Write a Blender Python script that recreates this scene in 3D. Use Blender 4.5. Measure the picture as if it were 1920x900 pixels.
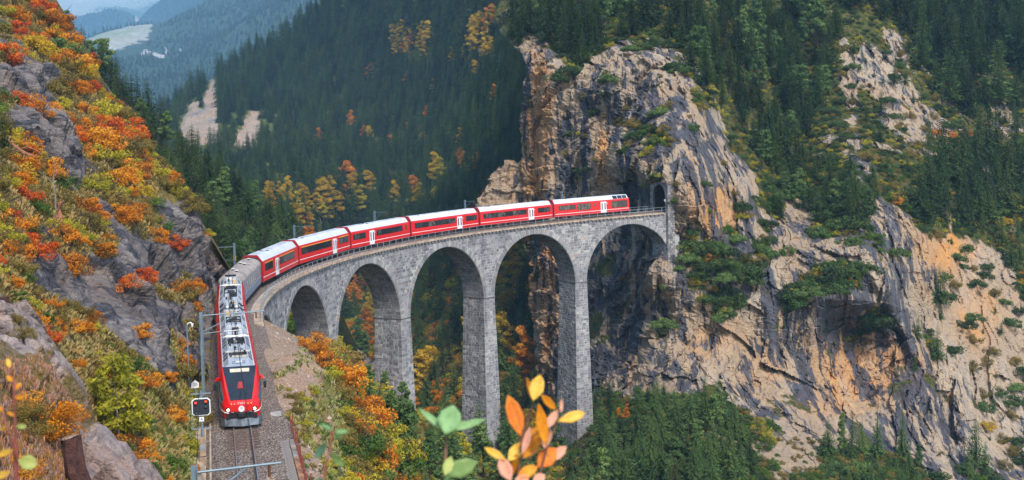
import bpy, math, random
import numpy as np
from mathutils import Matrix, Vector
from math import pi, sin, cos, radians

for o in list(bpy.data.objects): bpy.data.objects.remove(o)
SC = bpy.context.scene
COL = SC.collection
# ------------------------------------------------------------------ camera
F_PX, PITCH, ROLL = 2181.4, -0.07442, 0.01765
cam_d = bpy.data.cameras.new("camera"); cam = bpy.data.objects.new("camera", cam_d); COL.objects.link(cam)
cam_d.sensor_width = 36.0; cam_d.lens = F_PX / 1920 * 36
cam_d.clip_start = 0.1; cam_d.clip_end = 30000
cam_d.dof.use_dof = True; cam_d.dof.focus_distance = 120.0; cam_d.dof.aperture_fstop = 7.0
_fw = Vector((0, cos(PITCH), sin(PITCH))); _up0 = Vector((0, -sin(PITCH), cos(PITCH))); _x = Vector((1, 0, 0))
_rt = _x * cos(ROLL) - _up0 * sin(ROLL); _up = _x * sin(ROLL) + _up0 * cos(ROLL)
m = Matrix.Identity(4)
for i in range(3): m[i][0] = _rt[i]; m[i][1] = _up[i]; m[i][2] = -_fw[i]
cam.matrix_world = m; SC.camera = cam
# ------------------------------------------------------------------ sky, sun, exposure
SUN_EL, SUN_AZ = radians(46), radians(157)      # azimuth measured clockwise from +Y (north)
w = bpy.data.worlds.new("World"); SC.world = w; w.use_nodes = True
nt = w.node_tree; nt.nodes.clear()
sky = nt.nodes.new('ShaderNodeTexSky'); sky.sky_type = 'NISHITA'; sky.sun_disc = False
sky.sun_elevation = SUN_EL; sky.sun_rotation = SUN_AZ; sky.air_density = 1.0; sky.dust_density = 1.0; sky.altitude = 1000
bg = nt.nodes.new('ShaderNodeBackground'); bg.inputs[1].default_value = 0.15
ow = nt.nodes.new('ShaderNodeOutputWorld'); nt.links.new(sky.outputs[0], bg.inputs[0]); nt.links.new(bg.outputs[0], ow.inputs[0])
sd = bpy.data.lights.new("sun", 'SUN'); so = bpy.data.objects.new("sun", sd); COL.objects.link(so)
sd.energy = 2.4; sd.angle = radians(16); sd.color = (1.0, 0.93, 0.84)
sdir = Vector((sin(SUN_AZ) * cos(SUN_EL), cos(SUN_AZ) * cos(SUN_EL), sin(SUN_EL)))
so.rotation_euler = sdir.to_track_quat('Z', 'Y').to_euler()
SC.view_settings.view_transform = 'Standard'; SC.view_settings.look = 'None'; SC.view_settings.gamma = 1
SC.view_settings.use_curve_mapping = False
SC.view_settings.exposure = 0.98
SC.cycles.max_bounces = 6; SC.cycles.diffuse_bounces = 3; SC.cycles.glossy_bounces = 2; SC.cycles.transmission_bounces = 3
SC.cycles.volume_bounces = 1; SC.cycles.transparent_max_bounces = 4
SC.cycles.use_denoising = True

# ------------------------------------------------------------------ helpers
rng = np.random.default_rng(7); random.seed(7)
def ray(px, py):
    X2 = (np.asarray(px, float) - 960) / F_PX; u2 = -(np.asarray(py, float) - 450) / F_PX
    X = X2 * cos(ROLL) + u2 * sin(ROLL); u = -X2 * sin(ROLL) + u2 * cos(ROLL)
    return np.stack([X, cos(PITCH) - u * sin(PITCH), sin(PITCH) + u * cos(PITCH)], -1)
def W(px, py, D):
    """world point seen at full-size photo pixel (px,py) at forward distance D"""
    r = ray(px, py); return r * (np.asarray(D, float) / r[..., 1])[..., None]
def _h(ix, iy, iz, seed):
    n = (ix.astype(np.int64) * 374761393 + iy.astype(np.int64) * 668265263 + iz.astype(np.int64) * 2147483647 + seed * 974711) & 0xffffffff
    n = ((n ^ (n >> 13)) * 1274126177) & 0xffffffff
    n = ((n ^ (n >> 16)) * 2246822519) & 0xffffffff
    return ((n ^ (n >> 15)) & 0xffffff) / float(0xffffff)
def vnoise(P, seed=0):
    P = np.asarray(P, float); i = np.floor(P).astype(np.int64); f = P - i; f = f * f * f * (f * (f * 6 - 15) + 10)
    x, y, z = i[..., 0], i[..., 1], i[..., 2]; r = 0
    for a in (0, 1):
        wa = f[..., 0] if a else 1 - f[..., 0]
        for b in (0, 1):
            wb = f[..., 1] if b else 1 - f[..., 1]
            for c in (0, 1):
                wc = f[..., 2] if c else 1 - f[..., 2]
                r = r + wa * wb * wc * _h(x + a, y + b, z + c, seed)
    return r * 2 - 1
def fbm(P, o=4, seed=0, g=.5, l=2.03):
    r = 0; a = 1; P = np.asarray(P, float)
    for k in range(o): r = r + a * vnoise(P, seed + k * 17); P = P * l + 3.7; a *= g
    return r
def ridged(P, o=4, seed=0, g=.5, l=2.07):
    r = 0; a = 1; P = np.asarray(P, float)
    for k in range(o): r = r + a * (1 - 2 * np.abs(vnoise(P, seed + k * 13))); P = P * l + 1.3; a *= g
    return r
def cells(P, seed=0):
    """faceted rock: value of the nearest jittered cell plus a random tilt"""
    P = np.asarray(P, float); i0 = np.floor(P).astype(np.int64); best = np.full(P.shape[:-1], 9e9); val = np.zeros(P.shape[:-1])
    for a in (-1, 0, 1):
        for b in (-1, 0, 1):
            for c in (-1, 0, 1):
                x, y, z = i0[..., 0] + a, i0[..., 1] + b, i0[..., 2] + c
                q = np.stack([x + _h(x, y, z, seed), y + _h(x, y, z, seed + 1), z + _h(x, y, z, seed + 2)], -1)
                d = P - q; dd = (d ** 2).sum(-1)
                t = np.stack([_h(x, y, z, seed + 4) - .5, _h(x, y, z, seed + 5) - .5, _h(x, y, z, seed + 6) - .5], -1)
                v = _h(x, y, z, seed + 3) - .5 + (d * t).sum(-1) * 1.6
                mk = dd < best; best = np.where(mk, dd, best); val = np.where(mk, v, val)
    return val
def tps(pts):
    """smooth log-distance field over control points (px,py,D)"""
    A = np.array(pts, float); X = A[:, :2] / 500.; y = np.log(A[:, 2]); n = len(X)
    def k(r2): return .5 * r2 * np.log(r2 + 1e-9)
    K = k(((X[:, None] - X[None]) ** 2).sum(-1)) + np.eye(n) * 2e-3
    Pm = np.c_[np.ones(n), X]; M = np.block([[K, Pm], [Pm.T, np.zeros((3, 3))]])
    c = np.linalg.solve(M, np.r_[y, 0, 0, 0])
    def f(px, py):
        q = np.stack([np.asarray(px, float), np.asarray(py, float)], -1) / 500.; sh = q.shape[:-1]; q = q.reshape(-1, 2)
        out = c[n] + q @ c[n + 1:]
        for i in range(n): out = out + c[i] * k(((q - X[i]) ** 2).sum(-1))
        return np.exp(out).reshape(sh)
    return f
def blob(px, py, B):
    """B: list of (cx,cy,rx,ry,angle_deg,strength); a field of soft spots"""
    r = np.zeros(np.broadcast(px, py).shape)
    for (cx, cy, rx, ry, an, s) in B:
        a = radians(an); dx, dy = px - cx, py - cy
        u = (dx * cos(a) + dy * sin(a)) / rx; v = (-dx * sin(a) + dy * cos(a)) / ry
        r = r + s * np.exp(-(u * u + v * v) ** 1.5)
    return r
def mkmesh(name, V, F, attrs=None, fattrs=None, smooth=False):
    V = np.asarray(V, float).reshape(-1, 3); F = np.asarray(F, np.int64); k = F.shape[1]
    me = bpy.data.meshes.new(name); me.vertices.add(len(V)); me.vertices.foreach_set('co', V.ravel())
    me.loops.add(F.size); me.loops.foreach_set('vertex_index', F.ravel().astype(np.int32))
    me.polygons.add(len(F)); me.polygons.foreach_set('loop_start', np.arange(0, F.size, k, dtype=np.int32))
    me.polygons.foreach_set('loop_total', np.full(len(F), k, np.int32))
    me.polygons.foreach_set('use_smooth', np.full(len(F), smooth))
    me.update(calc_edges=True)
    for n_, a in (attrs or {}).items():
        at = me.attributes.new(n_, 'FLOAT', 'POINT'); at.data.foreach_set('value', np.asarray(a, np.float32).ravel())
    for n_, a in (fattrs or {}).items():
        at = me.attributes.new(n_, 'FLOAT', 'FACE'); at.data.foreach_set('value', np.asarray(a, np.float32).ravel())
    return me
def link(name, me, mat=None, parent=None, loc=None):
    o = bpy.data.objects.new(name, me); COL.objects.link(o)
    if mat and me and not len(me.materials): me.materials.append(mat)
    if parent: o.parent = parent
    if loc is not None: o.location = loc
    return o
def tag(o, label=None, cat=None, group=None, kind=None):
    if label: o['label'] = label
    if cat: o['category'] = cat
    if group: o['group'] = group
    if kind: o['kind'] = kind
    return o
def empty(name, loc=(0, 0, 0), rz=0.0, **k):
    o = bpy.data.objects.new(name, None); COL.objects.link(o); o.location = loc; o.rotation_euler = (0, 0, rz); o.empty_display_size = .3
    return tag(o, **k)
class MB:
    """collects boxes, prisms and tubes into ONE mesh"""
    def __init__(s): s.v = []; s.f = []
    def add(s, V, F):
        n = len(s.v); s.v += [tuple(p) for p in V]; s.f += [tuple(i + n for i in f) for f in F]; return s
    def box(s, x0, x1, y0, y1, z0, z1, M=None):
        V = [(x, y, z) for x in (x0, x1) for y in (y0, y1) for z in (z0, z1)]
        if M is not None: V = [tuple(M @ Vector(v)) for v in V]
        return s.add(V, [(0, 1, 3, 2), (4, 6, 7, 5), (0, 4, 5, 1), (2, 3, 7, 6), (0, 2, 6, 4), (1, 5, 7, 3)])
    def tube(s, pts, r, n=6, cap=True, r2=None):
        pts = [Vector(p) for p in pts]; N = len(pts); V = []; F = []
        for i, p in enumerate(pts):
            d = (pts[min(i + 1, N - 1)] - pts[max(i - 1, 0)]).normalized()
            a = d.cross(Vector((0, 0, 1)));
            if a.length < .05: a = d.cross(Vector((1, 0, 0)))
            a.normalize(); b = d.cross(a)
            rr = r if r2 is None else r + (r2 - r) * i / max(N - 1, 1)
            if not np.isscalar(r): rr = r[i]
            for k in range(n): t = 2 * pi * k / n; V.append(p + a * cos(t) * rr + b * sin(t) * rr)
        for i in range(N - 1):
            for k in range(n): F.append((i * n + k, i * n + (k + 1) % n, (i + 1) * n + (k + 1) % n, (i + 1) * n + k))
        if cap: F.append(tuple(range(n - 1, -1, -1))); F.append(tuple((N - 1) * n + k for k in range(n)))
        return s.add(V, F)
    def prism(s, poly, x0, x1, M=None):
        """poly of (y,z) extruded along x"""
        n = len(poly); V = [(x0, y, z) for y, z in poly] + [(x1, y, z) for y, z in poly]
        if M is not None: V = [tuple(M @ Vector(v)) for v in V]
        F = [(i, (i + 1) % n, n + (i + 1) % n, n + i) for i in range(n)]
        return s.add(V, F + [tuple(range(n - 1, -1, -1)), tuple(range(n, 2 * n))])
    def loft(s, secs, closed=True, caps=True):
        n = len(secs[0]); V = [p for q in secs for p in q]; F = []
        for i in range(len(secs) - 1):
            for k in range(n if closed else n - 1): F.append((i * n + k, i * n + (k + 1) % n, (i + 1) * n + (k + 1) % n, (i + 1) * n + k))
        if caps: F.append(tuple(range(n - 1, -1, -1))); F.append(tuple((len(secs) - 1) * n + k for k in range(n)))
        return s.add(V, F)
    def mesh(s, name):
        me = bpy.data.meshes.new(name); me.from_pydata(s.v, [], s.f); me.update(); return me
    def build(s, name, mat, parent=None, bevel=0, smooth=False):
        import bmesh
        me = s.mesh(name); b = bmesh.new(); b.from_mesh(me); bmesh.ops.recalc_face_normals(b, faces=b.faces)
        if bevel: bmesh.ops.bevel(b, geom=b.edges[:], offset=bevel, segments=1, affect='EDGES', clamp_overlap=True)
        b.to_mesh(me); b.free()
        if smooth: me.polygons.foreach_set('use_smooth', [True] * len(me.polygons))
        return link(name, me, mat, parent)

# ------------------------------------------------------------------ materials
class NT:
    def __init__(s, name):
        s.m = bpy.data.materials.new(name); s.m.use_nodes = True; s.t = s.m.node_tree; s.t.nodes.clear()
        s.out = s.n('ShaderNodeOutputMaterial')
    def n(s, typ, **k):
        x = s.t.nodes.new(typ)
        for a, b in k.items(): setattr(x, a, b)
        return x
    def set(s, inp, v):
        if hasattr(v, 'is_linked') or hasattr(v, 'links'): s.t.links.new(v, inp)
        elif isinstance(v, (tuple, list)): inp.default_value = tuple(v) + ((1,) if len(v) == 3 and len(inp.default_value) == 4 else ())
        else: inp.default_value = v
    def coord(s, scale=(1, 1, 1), rot=(0, 0, 0), kind='Object'):
        c = s.n('ShaderNodeTexCoord'); mp = s.n('ShaderNodeMapping'); mp.vector_type = 'POINT'
        s.t.links.new(c.outputs[kind], mp.inputs[0]); mp.inputs['Scale'].default_value = scale; mp.inputs['Rotation'].default_value = rot
        return mp.outputs[0]
    def noise(s, vec, scale, detail=4, rough=.55, dist=0):
        x = s.n('ShaderNodeTexNoise'); s.t.links.new(vec, x.inputs['Vector']); x.inputs['Scale'].default_value = scale
        x.inputs['Detail'].default_value = detail; x.inputs['Roughness'].default_value = rough; x.inputs['Distortion'].default_value = dist
        return x.outputs['Fac']
    def voro(s, vec, scale, feature='F1', out='Distance'):
        x = s.n('ShaderNodeTexVoronoi', feature=feature); s.t.links.new(vec, x.inputs['Vector']); x.inputs['Scale'].default_value = scale
        return x.outputs[out]
    def ramp(s, fac, stops):
        r = s.n('ShaderNodeValToRGB'); s.t.links.new(fac, r.inputs[0]); e = r.color_ramp.elements
        while len(e) < len(stops): e.new(.5)
        for el, (p, c) in zip(e, stops): el.position = p; el.color = tuple(c) + (1,) if len(c) == 3 else (c[0],) * 3 + (1,)
        return r.outputs[0]
    def rng(s, v, a, b, c=0., d=1.):
        x = s.n('ShaderNodeMapRange'); s.set(x.inputs[0], v)
        for i, q in enumerate((a, b, c, d)): x.inputs[i + 1].default_value = q
        return x.outputs[0]
    def mix(s, f, a, b, mode='MIX'):
        x = s.n('ShaderNodeMix', data_type='RGBA', blend_type=mode); s.set(x.inputs[0], f); s.set(x.inputs[6], a); s.set(x.inputs[7], b); return x.outputs[2]
    def math(s, op, a, b=0.0, clamp=False):
        x = s.n('ShaderNodeMath', operation=op, use_clamp=clamp); s.set(x.inputs[0], a); s.set(x.inputs[1], b); return x.outputs[0]
    def attr(s, name, out='Fac'):
        x = s.n('ShaderNodeAttribute', attribute_name=name); return x.outputs[out]
    def bump(s, h, strength=.5, dist=.1, nrm=None):
        x = s.n('ShaderNodeBump'); s.t.links.new(h, x.inputs['Height']); x.inputs['Strength'].default_value = strength; x.inputs['Distance'].default_value = dist
        if nrm is not None: s.t.links.new(nrm, x.inputs['Normal'])
        return x.outputs[0]
    def done(s, col, rough=.9, nrm=None, metal=0, spec=.3, trans=0):
        p = s.n('ShaderNodeBsdfPrincipled'); s.set(p.inputs['Base Color'], col); s.set(p.inputs['Roughness'], rough)
        p.inputs['Metallic'].default_value = metal; p.inputs['Specular IOR Level'].default_value = spec
        if nrm is not None: s.t.links.new(nrm, p.inputs['Normal'])
        o = p.outputs[0]
        if trans:
            t = s.n('ShaderNodeBsdfTranslucent'); s.set(t.inputs[0], col); mx = s.n('ShaderNodeMixShader'); mx.inputs[0].default_value = trans
            s.t.links.new(o, mx.inputs[1]); s.t.links.new(t.outputs[0], mx.inputs[2]); o = mx.outputs[0]
        s.t.links.new(o, s.out.inputs[0]); s.principled = p
        return s.m

def simple(name, col, rough=.6, metal=0, var=.15, scale=3., bump=0, spec=.4, bs=None):
    """painted / metal / timber surface with wear"""
    k = NT(name); c = k.coord()
    n1 = k.noise(c, scale, 5); n2 = k.noise(c, scale * 7, 3)
    dk = tuple(x * (1 - var * 1.6) for x in col); lt = tuple(min(1, x * (1 + var)) for x in col)
    cc = k.mix(k.rng(n1, .3, .7), dk, lt); cc = k.mix(k.rng(n2, .55, .8, 0, var), cc, tuple(x * .35 + .03 for x in col))
    nr = k.bump(k.noise(c, bs or scale * 6, 4), .5, bump) if bump else None
    return k.done(cc, k.rng(n1, .3, .7, max(rough - .1, .02), min(1, rough + .12)), nr, metal, spec)

def terrain_mat(name, A, B, dark, stain, vegA, vegB, vegC, streak=(1, 1, .16), rot=(0, 0, 0), sc=1.0, bump=.5, dkc=.62, dk0=.30, dk1=.62, drip=0):
    """bare rock (A/B), dark weathering, orange mineral stain and ground cover, mixed by attributes and noise"""
    k = NT(name); c = k.coord(); cs = k.coord(streak, rot)
    big = k.noise(c, .06 * sc, 5, .6); med = k.noise(c, .45 * sc, 6, .65); fine = k.noise(c, 2.2 * sc, 5, .7)
    st = k.noise(cs, .33 * sc, 7, .66, .6); st2 = k.noise(cs, 1.1 * sc, 5, .6)
    rock = k.mix(k.rng(st2, .34, .66), A, B)
    rock = k.mix(k.rng(big, .4, .6, 0, .5), rock, tuple(x * y * 2.6 for x, y in zip(A, B)))
    so_ = k.math('MULTIPLY', k.attr('stain'), k.rng(st, .30, .62), True)
    rock = k.mix(so_, rock, stain)
    # broken light chips and dark cracks, the grain of the stone itself
    rock = k.mix(k.rng(fine, .60, .74, 0, .45), rock, tuple(min(1, x * 1.5) for x in A))
    rock = k.mix(k.rng(fine, .42, .30, 0, .6), rock, tuple(x * .3 for x in A))
    dd = k.math('ADD', k.math('MULTIPLY', k.attr('dark'), 1.0), k.rng(st, .30, .70, -dkc, dkc))
    if drip: dd = k.math('ADD', dd, k.rng(k.noise(k.coord((1.3, .5, .07)), .5, 5, .6, .3), .40, .70, -.35, drip))
    dk = k.mix(k.rng(st2, .35, .65), tuple(x * .55 for x in dark), tuple(x * 1.7 for x in dark))
    rock = k.mix(k.rng(dd, dk0, dk1, 0, .93), rock, dk)
    vg = k.mix(k.rng(med, .35, .65), vegA, vegB); vg = k.mix(k.rng(k.noise(c, 1.1 * sc, 4), .52, .66, 0, .8), vg, vegC)
    vg = k.mix(k.rng(fine, .5, .32, 0, .6), vg, tuple(x * .4 for x in vegA))
    vv = k.math('ADD', k.attr('veg'), k.rng(k.noise(c, .8 * sc, 6, .7), .25, .75, -.4, .4))
    col = k.mix(k.rng(vv, .42, .58), rock, vg)
    h = k.math('ADD', k.math('MULTIPLY', st2, .9), k.math('ADD', k.math('MULTIPLY', med, .5), k.math('MULTIPLY', fine, .45)))
    nr = k.bump(h, bump, .9 / sc)
    return k.done(col, .93, nr, 0, .15)

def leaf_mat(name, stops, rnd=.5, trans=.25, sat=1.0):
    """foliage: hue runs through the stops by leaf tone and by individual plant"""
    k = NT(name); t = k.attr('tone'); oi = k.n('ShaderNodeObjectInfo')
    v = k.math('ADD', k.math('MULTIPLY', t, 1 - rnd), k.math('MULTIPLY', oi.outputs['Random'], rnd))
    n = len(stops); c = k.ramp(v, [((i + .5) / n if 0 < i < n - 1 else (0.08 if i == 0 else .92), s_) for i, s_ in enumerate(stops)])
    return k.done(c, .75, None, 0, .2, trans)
# ------------------------------------------------------------------ railway line in plan: an arc, then a straight
GC, R_IN, T5, DT, H0, G = (67.834, 136.662), 95.714, 2.0662, 0.23652, 12.212, -0.030724
RT = 98.45; TE = radians(194.5); S_E = (TE - T5) * RT
def zdeck_t(t): return -H0 + G * R_IN * (t - T5)
def track(s, off=0.0, dz=0.0):
    """point on the track: s metres from arch five's crown towards the viewer, off = metres right of travel (outside of the curve is +)"""
    s = np.asarray(s, float); t = T5 + np.minimum(s, S_E) / RT; ex = np.maximum(s - S_E, 0)
    rx, ry = np.cos(t), np.sin(t); tx, ty = -ry, rx
    return np.stack([GC[0] + (RT + off) * rx + tx * ex, GC[1] + (RT + off) * ry + ty * ex, zdeck_t(t) + G * ex + dz], -1)
def sec(t, r, z):
    """point by angle along the viaduct, radius, and height against the deck"""
    t, r, z = np.broadcast_arrays(np.asarray(t, float), r, z)
    return np.stack([GC[0] + r * np.cos(t), GC[1] + r * np.sin(t), zdeck_t(t) + z], -1)
def pl(px, py, dz=0.0):
    """distance at which the sight line meets the (tilted) track plane"""
    r = ray(px, py); k = 90.
    for _ in range(60):
        X, Y = r[0] * k, r[1] * k
        t = math.atan2(Y - GC[1], X - GC[0]); t = t + 2 * pi if t < 0 else t
        t = min(t, TE); z = zdeck_t(t) + dz
        e = track(S_E); 
        if Y < e[1]: z += G * (e[1] - Y)
        k = .5 * k + .5 * z / r[2]
    return (px, py, r[1] * k)

# ------------------------------------------------------------------ terrain sheets
SHEETS = {}
def lin(pts): 
    a = np.array(pts, float); return lambda x: np.interp(x, a[:, 0], a[:, 1])
def sheet(name, axis, a0, a1, na, lo, hi, nb, D, mat, disp=None, attrs=None, skirt=(), cut=None, kind='structure', label=None, cat=None):
    A = np.linspace(a0, a1, na)[:, None] * np.ones((1, nb)); T = np.linspace(0, 1, nb)[None]
    Bc = lo(A) + (hi(A) - lo(A)) * T
    px, py = (Bc, A) if axis == 'rows' else (A, Bc)
    P = W(px, py, tps(D)(px, py))
    at = attrs(px, py, P) if attrs else {}
    if disp is not None: P = P + disp(P, px, py, at)
    SHEETS[name] = dict(P=P, px=px, py=py, axis=axis, a0=a0, a1=a1, lo=lo, hi=hi, na=na, nb=nb, at=at)
    V = P; ext = [np.asarray(at[k]) for k in at]
    for side, vecs in skirt:
        for v in vecs:
            v = np.array(v, float)
            e = {'lo': V[:, :1], 'hi': V[:, -1:], 'a0': V[:1], 'a1': V[-1:]}[side] + v
            e = e + .06 * np.abs(v).max() * fbm(e * .11, 3, 5)[..., None]
            ax = 1 if side in ('lo', 'hi') else 0; first = side in ('lo', 'a0')
            V = np.concatenate([e, V] if first else [V, e], ax)
            nx = []
            for q in ext:
                qe = {'lo': q[:, :1], 'hi': q[:, -1:], 'a0': q[:1], 'a1': q[-1:]}[side]
                nx.append(np.concatenate([qe, q] if first else [q, qe], ax))
            ext = nx
    n0, n1 = V.shape[:2]; I = np.arange(n0 * n1).reshape(n0, n1)
    F = np.stack([I[:-1, :-1], I[:-1, 1:], I[1:, 1:], I[1:, :-1]], -1).reshape(-1, 4)
    if cut is not None:
        keep = ~cut(V.reshape(-1, 3))[F].any(1); F = F[keep]
    me = mkmesh(name, V, F, dict(zip(at, ext)), smooth=(name not in ('cliff', 'hillside')))
    o = link(name, me, mat); tag(o, label, cat, None, kind); return o
def at(name, px, py):
    s = SHEETS[name]; a, b = (py, px) if s['axis'] == 'rows' else (px, py)
    l, h = float(s['lo'](a)), float(s['hi'](a))
    i = (a - s['a0']) / (s['a1'] - s['a0']) * (s['na'] - 1); j = (b - l) / (h - l) * (s['nb'] - 1)
    i = int(np.clip(round(i), 0, s['na'] - 1)); j = int(np.clip(round(j), 0, s['nb'] - 1))
    return s['P'][i, j]
def atv(name, px, py, key):
    s = SHEETS[name]; a, b = (py, px) if s['axis'] == 'rows' else (px, py)
    l, h = float(s['lo'](a)), float(s['hi'](a))
    i = int(np.clip(round((a - s['a0']) / (s['a1'] - s['a0']) * (s['na'] - 1)), 0, s['na'] - 1)); j = int(np.clip(round((b - l) / (h - l) * (s['nb'] - 1)), 0, s['nb'] - 1))
    return float(s['at'][key][i, j])
def blur(d, n=1):
    for _ in range(n):
        q = np.pad(d, 1, mode='edge'); d = (q[:-2] + 2 * q[1:-1] + q[2:])[:, 1:-1] / 4; q = np.pad(d, 1, mode='edge'); d = (q[:, :-2] + 2 * q[:, 1:-1] + q[:, 2:])[1:-1] / 4
    return d
sg = lambda x: 1 / (1 + np.exp(-np.clip(x, -30, 30)))

M = {}
M['cliff'] = terrain_mat('limestone_cliff', (.44, .33, .215), (.27, .235, .20), (.050, .054, .068), (.56, .25, .055), (.035, .055, .012), (.085, .082, .022), (.16, .10, .04), streak=(1, .4, .17), sc=.8, bump=.8, dkc=1.7, dk0=-.05, dk1=.4, drip=1.1)
M['slope'] = terrain_mat('slate_hillside', (.27, .235, .215), (.135, .125, .13), (.045, .046, .056), (.38, .22, .12), (.12, .12, .03), (.25, .18, .055), (.28, .14, .04), streak=(.45, .8, 1.4), rot=(0, radians(-42), 0), sc=1.8, bump=1.0, dkc=1.5, dk0=-.05, dk1=.45)
M['bank'] = terrain_mat('earth_bank', (.39, .295, .215), (.28, .205, .15), (.15, .11, .085), (.42, .24, .13), (.10, .13, .03), (.20, .19, .06), (.26, .15, .07), streak=(1, 1, 1), sc=2.0, bump=.6)
M['forest_floor'] = terrain_mat('forest_floor', (.20, .15, .09), (.12, .09, .05), (.03, .04, .03), (.4, .3, .2), (.03, .045, .014), (.06, .07, .022), (.07, .055, .02), sc=.3, bump=.4)
M['far_land'] = terrain_mat('distant_hill_ground', (.55, .50, .46), (.42, .38, .36), (.2, .2, .2), (.24, .27, .10), (.035, .06, .03), (.05, .08, .04), (.04, .06, .03), sc=.05, bump=.3)

# --- the cliff with the tunnel
Dc = [(978,110,292),(980,250,290),(985,380,288),(990,450,285),(1000,600,275),(1012,720,262),(1020,800,245),(1030,1080,180),(940,50,335),(940,-100,400),
(1040,110,285),(1040,250,280),(1040,380,276),(1040,600,262),(1040,800,232),(1100,150,276),(1100,300,267),(1110,450,256),(1120,600,246),(1130,750,225),(1130,900,186),(1130,1080,160),
(1180,100,280),(1170,250,262),(1170,360,258),(1190,360,248),(1190,450,244),(1190,600,236),(1190,740,215),(1200,900,176),(1200,318,231),(1238,322,225.5),(1268,345,225),(1268,400,225),(1268,470,224.5),(1262,540,223),(1205,350,235),(1195,392,241),(1290,380,222),(1250,650,220),(1250,760,205),
(1230,80,290),(1240,200,255),(1320,170,265),(1320,300,236),(1320,450,227),(1320,600,222),(1320,740,205),(1320,820,188),(1320,900,172),(1320,1080,150),
(1400,340,250),(1400,450,232),(1400,600,224),(1400,750,210),(1400,900,175),(1500,400,262),(1500,480,236),(1500,600,228),(1500,750,214),(1540,830,200),(1500,900,180),(1500,1080,155),
(1600,350,262),(1600,480,238),(1600,560,231),(1600,640,241),(1600,760,228),(1620,850,205),(1600,900,190),(1700,400,262),(1700,520,240),(1700,620,237),(1700,750,228),(1700,850,215),(1700,900,200),(1700,1080,165),
(1760,600,252),(1800,500,272),(1800,650,250),(1800,800,232),(1800,900,212),(1900,500,285),(1900,700,258),(1900,900,222),(2100,500,290),(2100,900,225),(2100,1080,180),
(1400,200,315),(1400,0,375),(1250,0,345),(1100,0,345),(1600,200,322),(1600,60,352),(1600,-140,430),(1800,200,352),(1800,0,420),(1900,300,330),(2100,200,360),(2100,-140,460),(1250,-140,420),(1800,350,305),(1500,300,292)]
rim = lin([(900,60),(978,92),(1030,85),(1060,130),(1090,150),(1130,125),(1165,85),(1200,110),(1235,78),(1290,150),(1340,215),(1390,285),(1430,385),(1455,430),(1500,385),(1560,345),(1600,365),(1640,345),(1700,405),(1740,425),(1800,440),(1860,480),(1920,560),(2100,600)])
cbase = lin([(900,700),(1100,765),(1150,770),(1250,752),(1330,738),(1400,762),(1450,805),(1500,860),(1545,842),(1700,850),(1740,900),(2100,1100)])
VEGC = [(1180,235,40,9,10,.55),(1120,215,30,8,5,.5),(1235,255,26,12,30,.6),(1145,150,25,20,0,.5),(1330,490,26,13,0,.9),(1385,506,32,20,5,1.1),(1430,470,16,40,0,.6),(1560,520,70,26,-12,1.1),(1492,560,26,20,0,1),
 (1640,598,24,26,20,.9),(1600,400,60,36,0,.6),(1370,560,30,12,25,.7),(1130,505,30,16,25,.7),(1115,610,20,34,10,.9),(1160,600,12,60,20,.5),(1300,470,14,30,0,.45),(1450,360,30,50,20,.6),(1550,420,40,20,-20,.6),(1720,420,50,12,10,.5),
 (1650,120,45,60,50,-1.25),(1590,140,14,90,-8,-.95),(1700,210,42,80,-50,-1.15),(1760,300,14,60,-30,-.7),(1630,360,18,60,-10,-.8),(1680,420,30,40,-50,-.7),(1880,230,40,30,0,-.75),(1870,310,55,22,10,-.8),(1600,290,22,34,0,-.9),(1480,400,24,30,0,-.8),(1350,330,40,20,60,-.4),
 (1760,520,35,70,0,-.6),(1850,560,90,70,20,-.7),(1480,850,60,50,-35,-.9),(1850,420,20,30,0,.6),(1270,115,40,40,0,-.35),(1230,470,14,14,0,.3),(1230,335,20,6,10,.9)]
STC = [(1012,190,24,90,0,1.1),(1003,320,30,100,0,1.0),(1020,560,30,160,0,.9),(1350,395,34,46,0,.95),(1300,360,10,90,0,.4),(1630,690,95,55,8,1.0),(1585,640,24,90,0,.7),(1560,760,60,30,0,.4),(1215,300,12,20,0,.5),(1780,470,50,50,0,.5),(1830,600,40,60,0,.35),(1130,270,14,60,0,.35),(1480,560,20,20,0,.4),(1140,330,20,60,0,.5),(1340,640,60,30,-20,.3),(1740,440,60,50,0,.2),(1430,690,40,50,0,.25),(1175,660,20,50,-20,.35)]
DKC = [(1055,260,13,130,-3,.9),(1098,240,16,110,-4,.7),(1160,215,46,50,0,.55),(1205,300,38,100,0,.7),(1250,230,40,60,0,.6),(1290,260,20,70,0,.45),(1125,520,26,90,-25,.9),(1175,560,24,110,-22,.6),(1120,700,34,60,0,.8),(1060,600,16,120,0,.3),(1160,460,50,30,0,.5),
 (1240,580,11,140,0,.75),(1400,440,36,26,0,.7),(1440,560,46,30,0,.55),(1565,585,70,30,5,.9),(1590,620,24,50,0,.75),(1660,590,34,38,-30,.85),(1508,700,12,44,-8,1.1),(1690,770,50,60,0,.7),(1665,680,18,60,-10,.5),(1730,620,14,50,-35,.9),(1640,300,20,60,0,.6),(1570,370,34,20,0,.5),
 (1012,250,30,160,0,-.8),(1340,640,110,70,-20,-.6),(1265,500,12,170,0,-1.0),(1430,700,80,70,0,-.5),(1350,380,50,50,0,-.8),(1115,340,26,60,0,-.6),(1620,720,90,60,0,-.7),(1830,620,130,160,0,-1.0),(1150,110,30,24,0,-.7),(1170,700,30,60,0,.3),(1300,560,60,40,0,.15),(1760,450,60,60,0,-1)]
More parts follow.
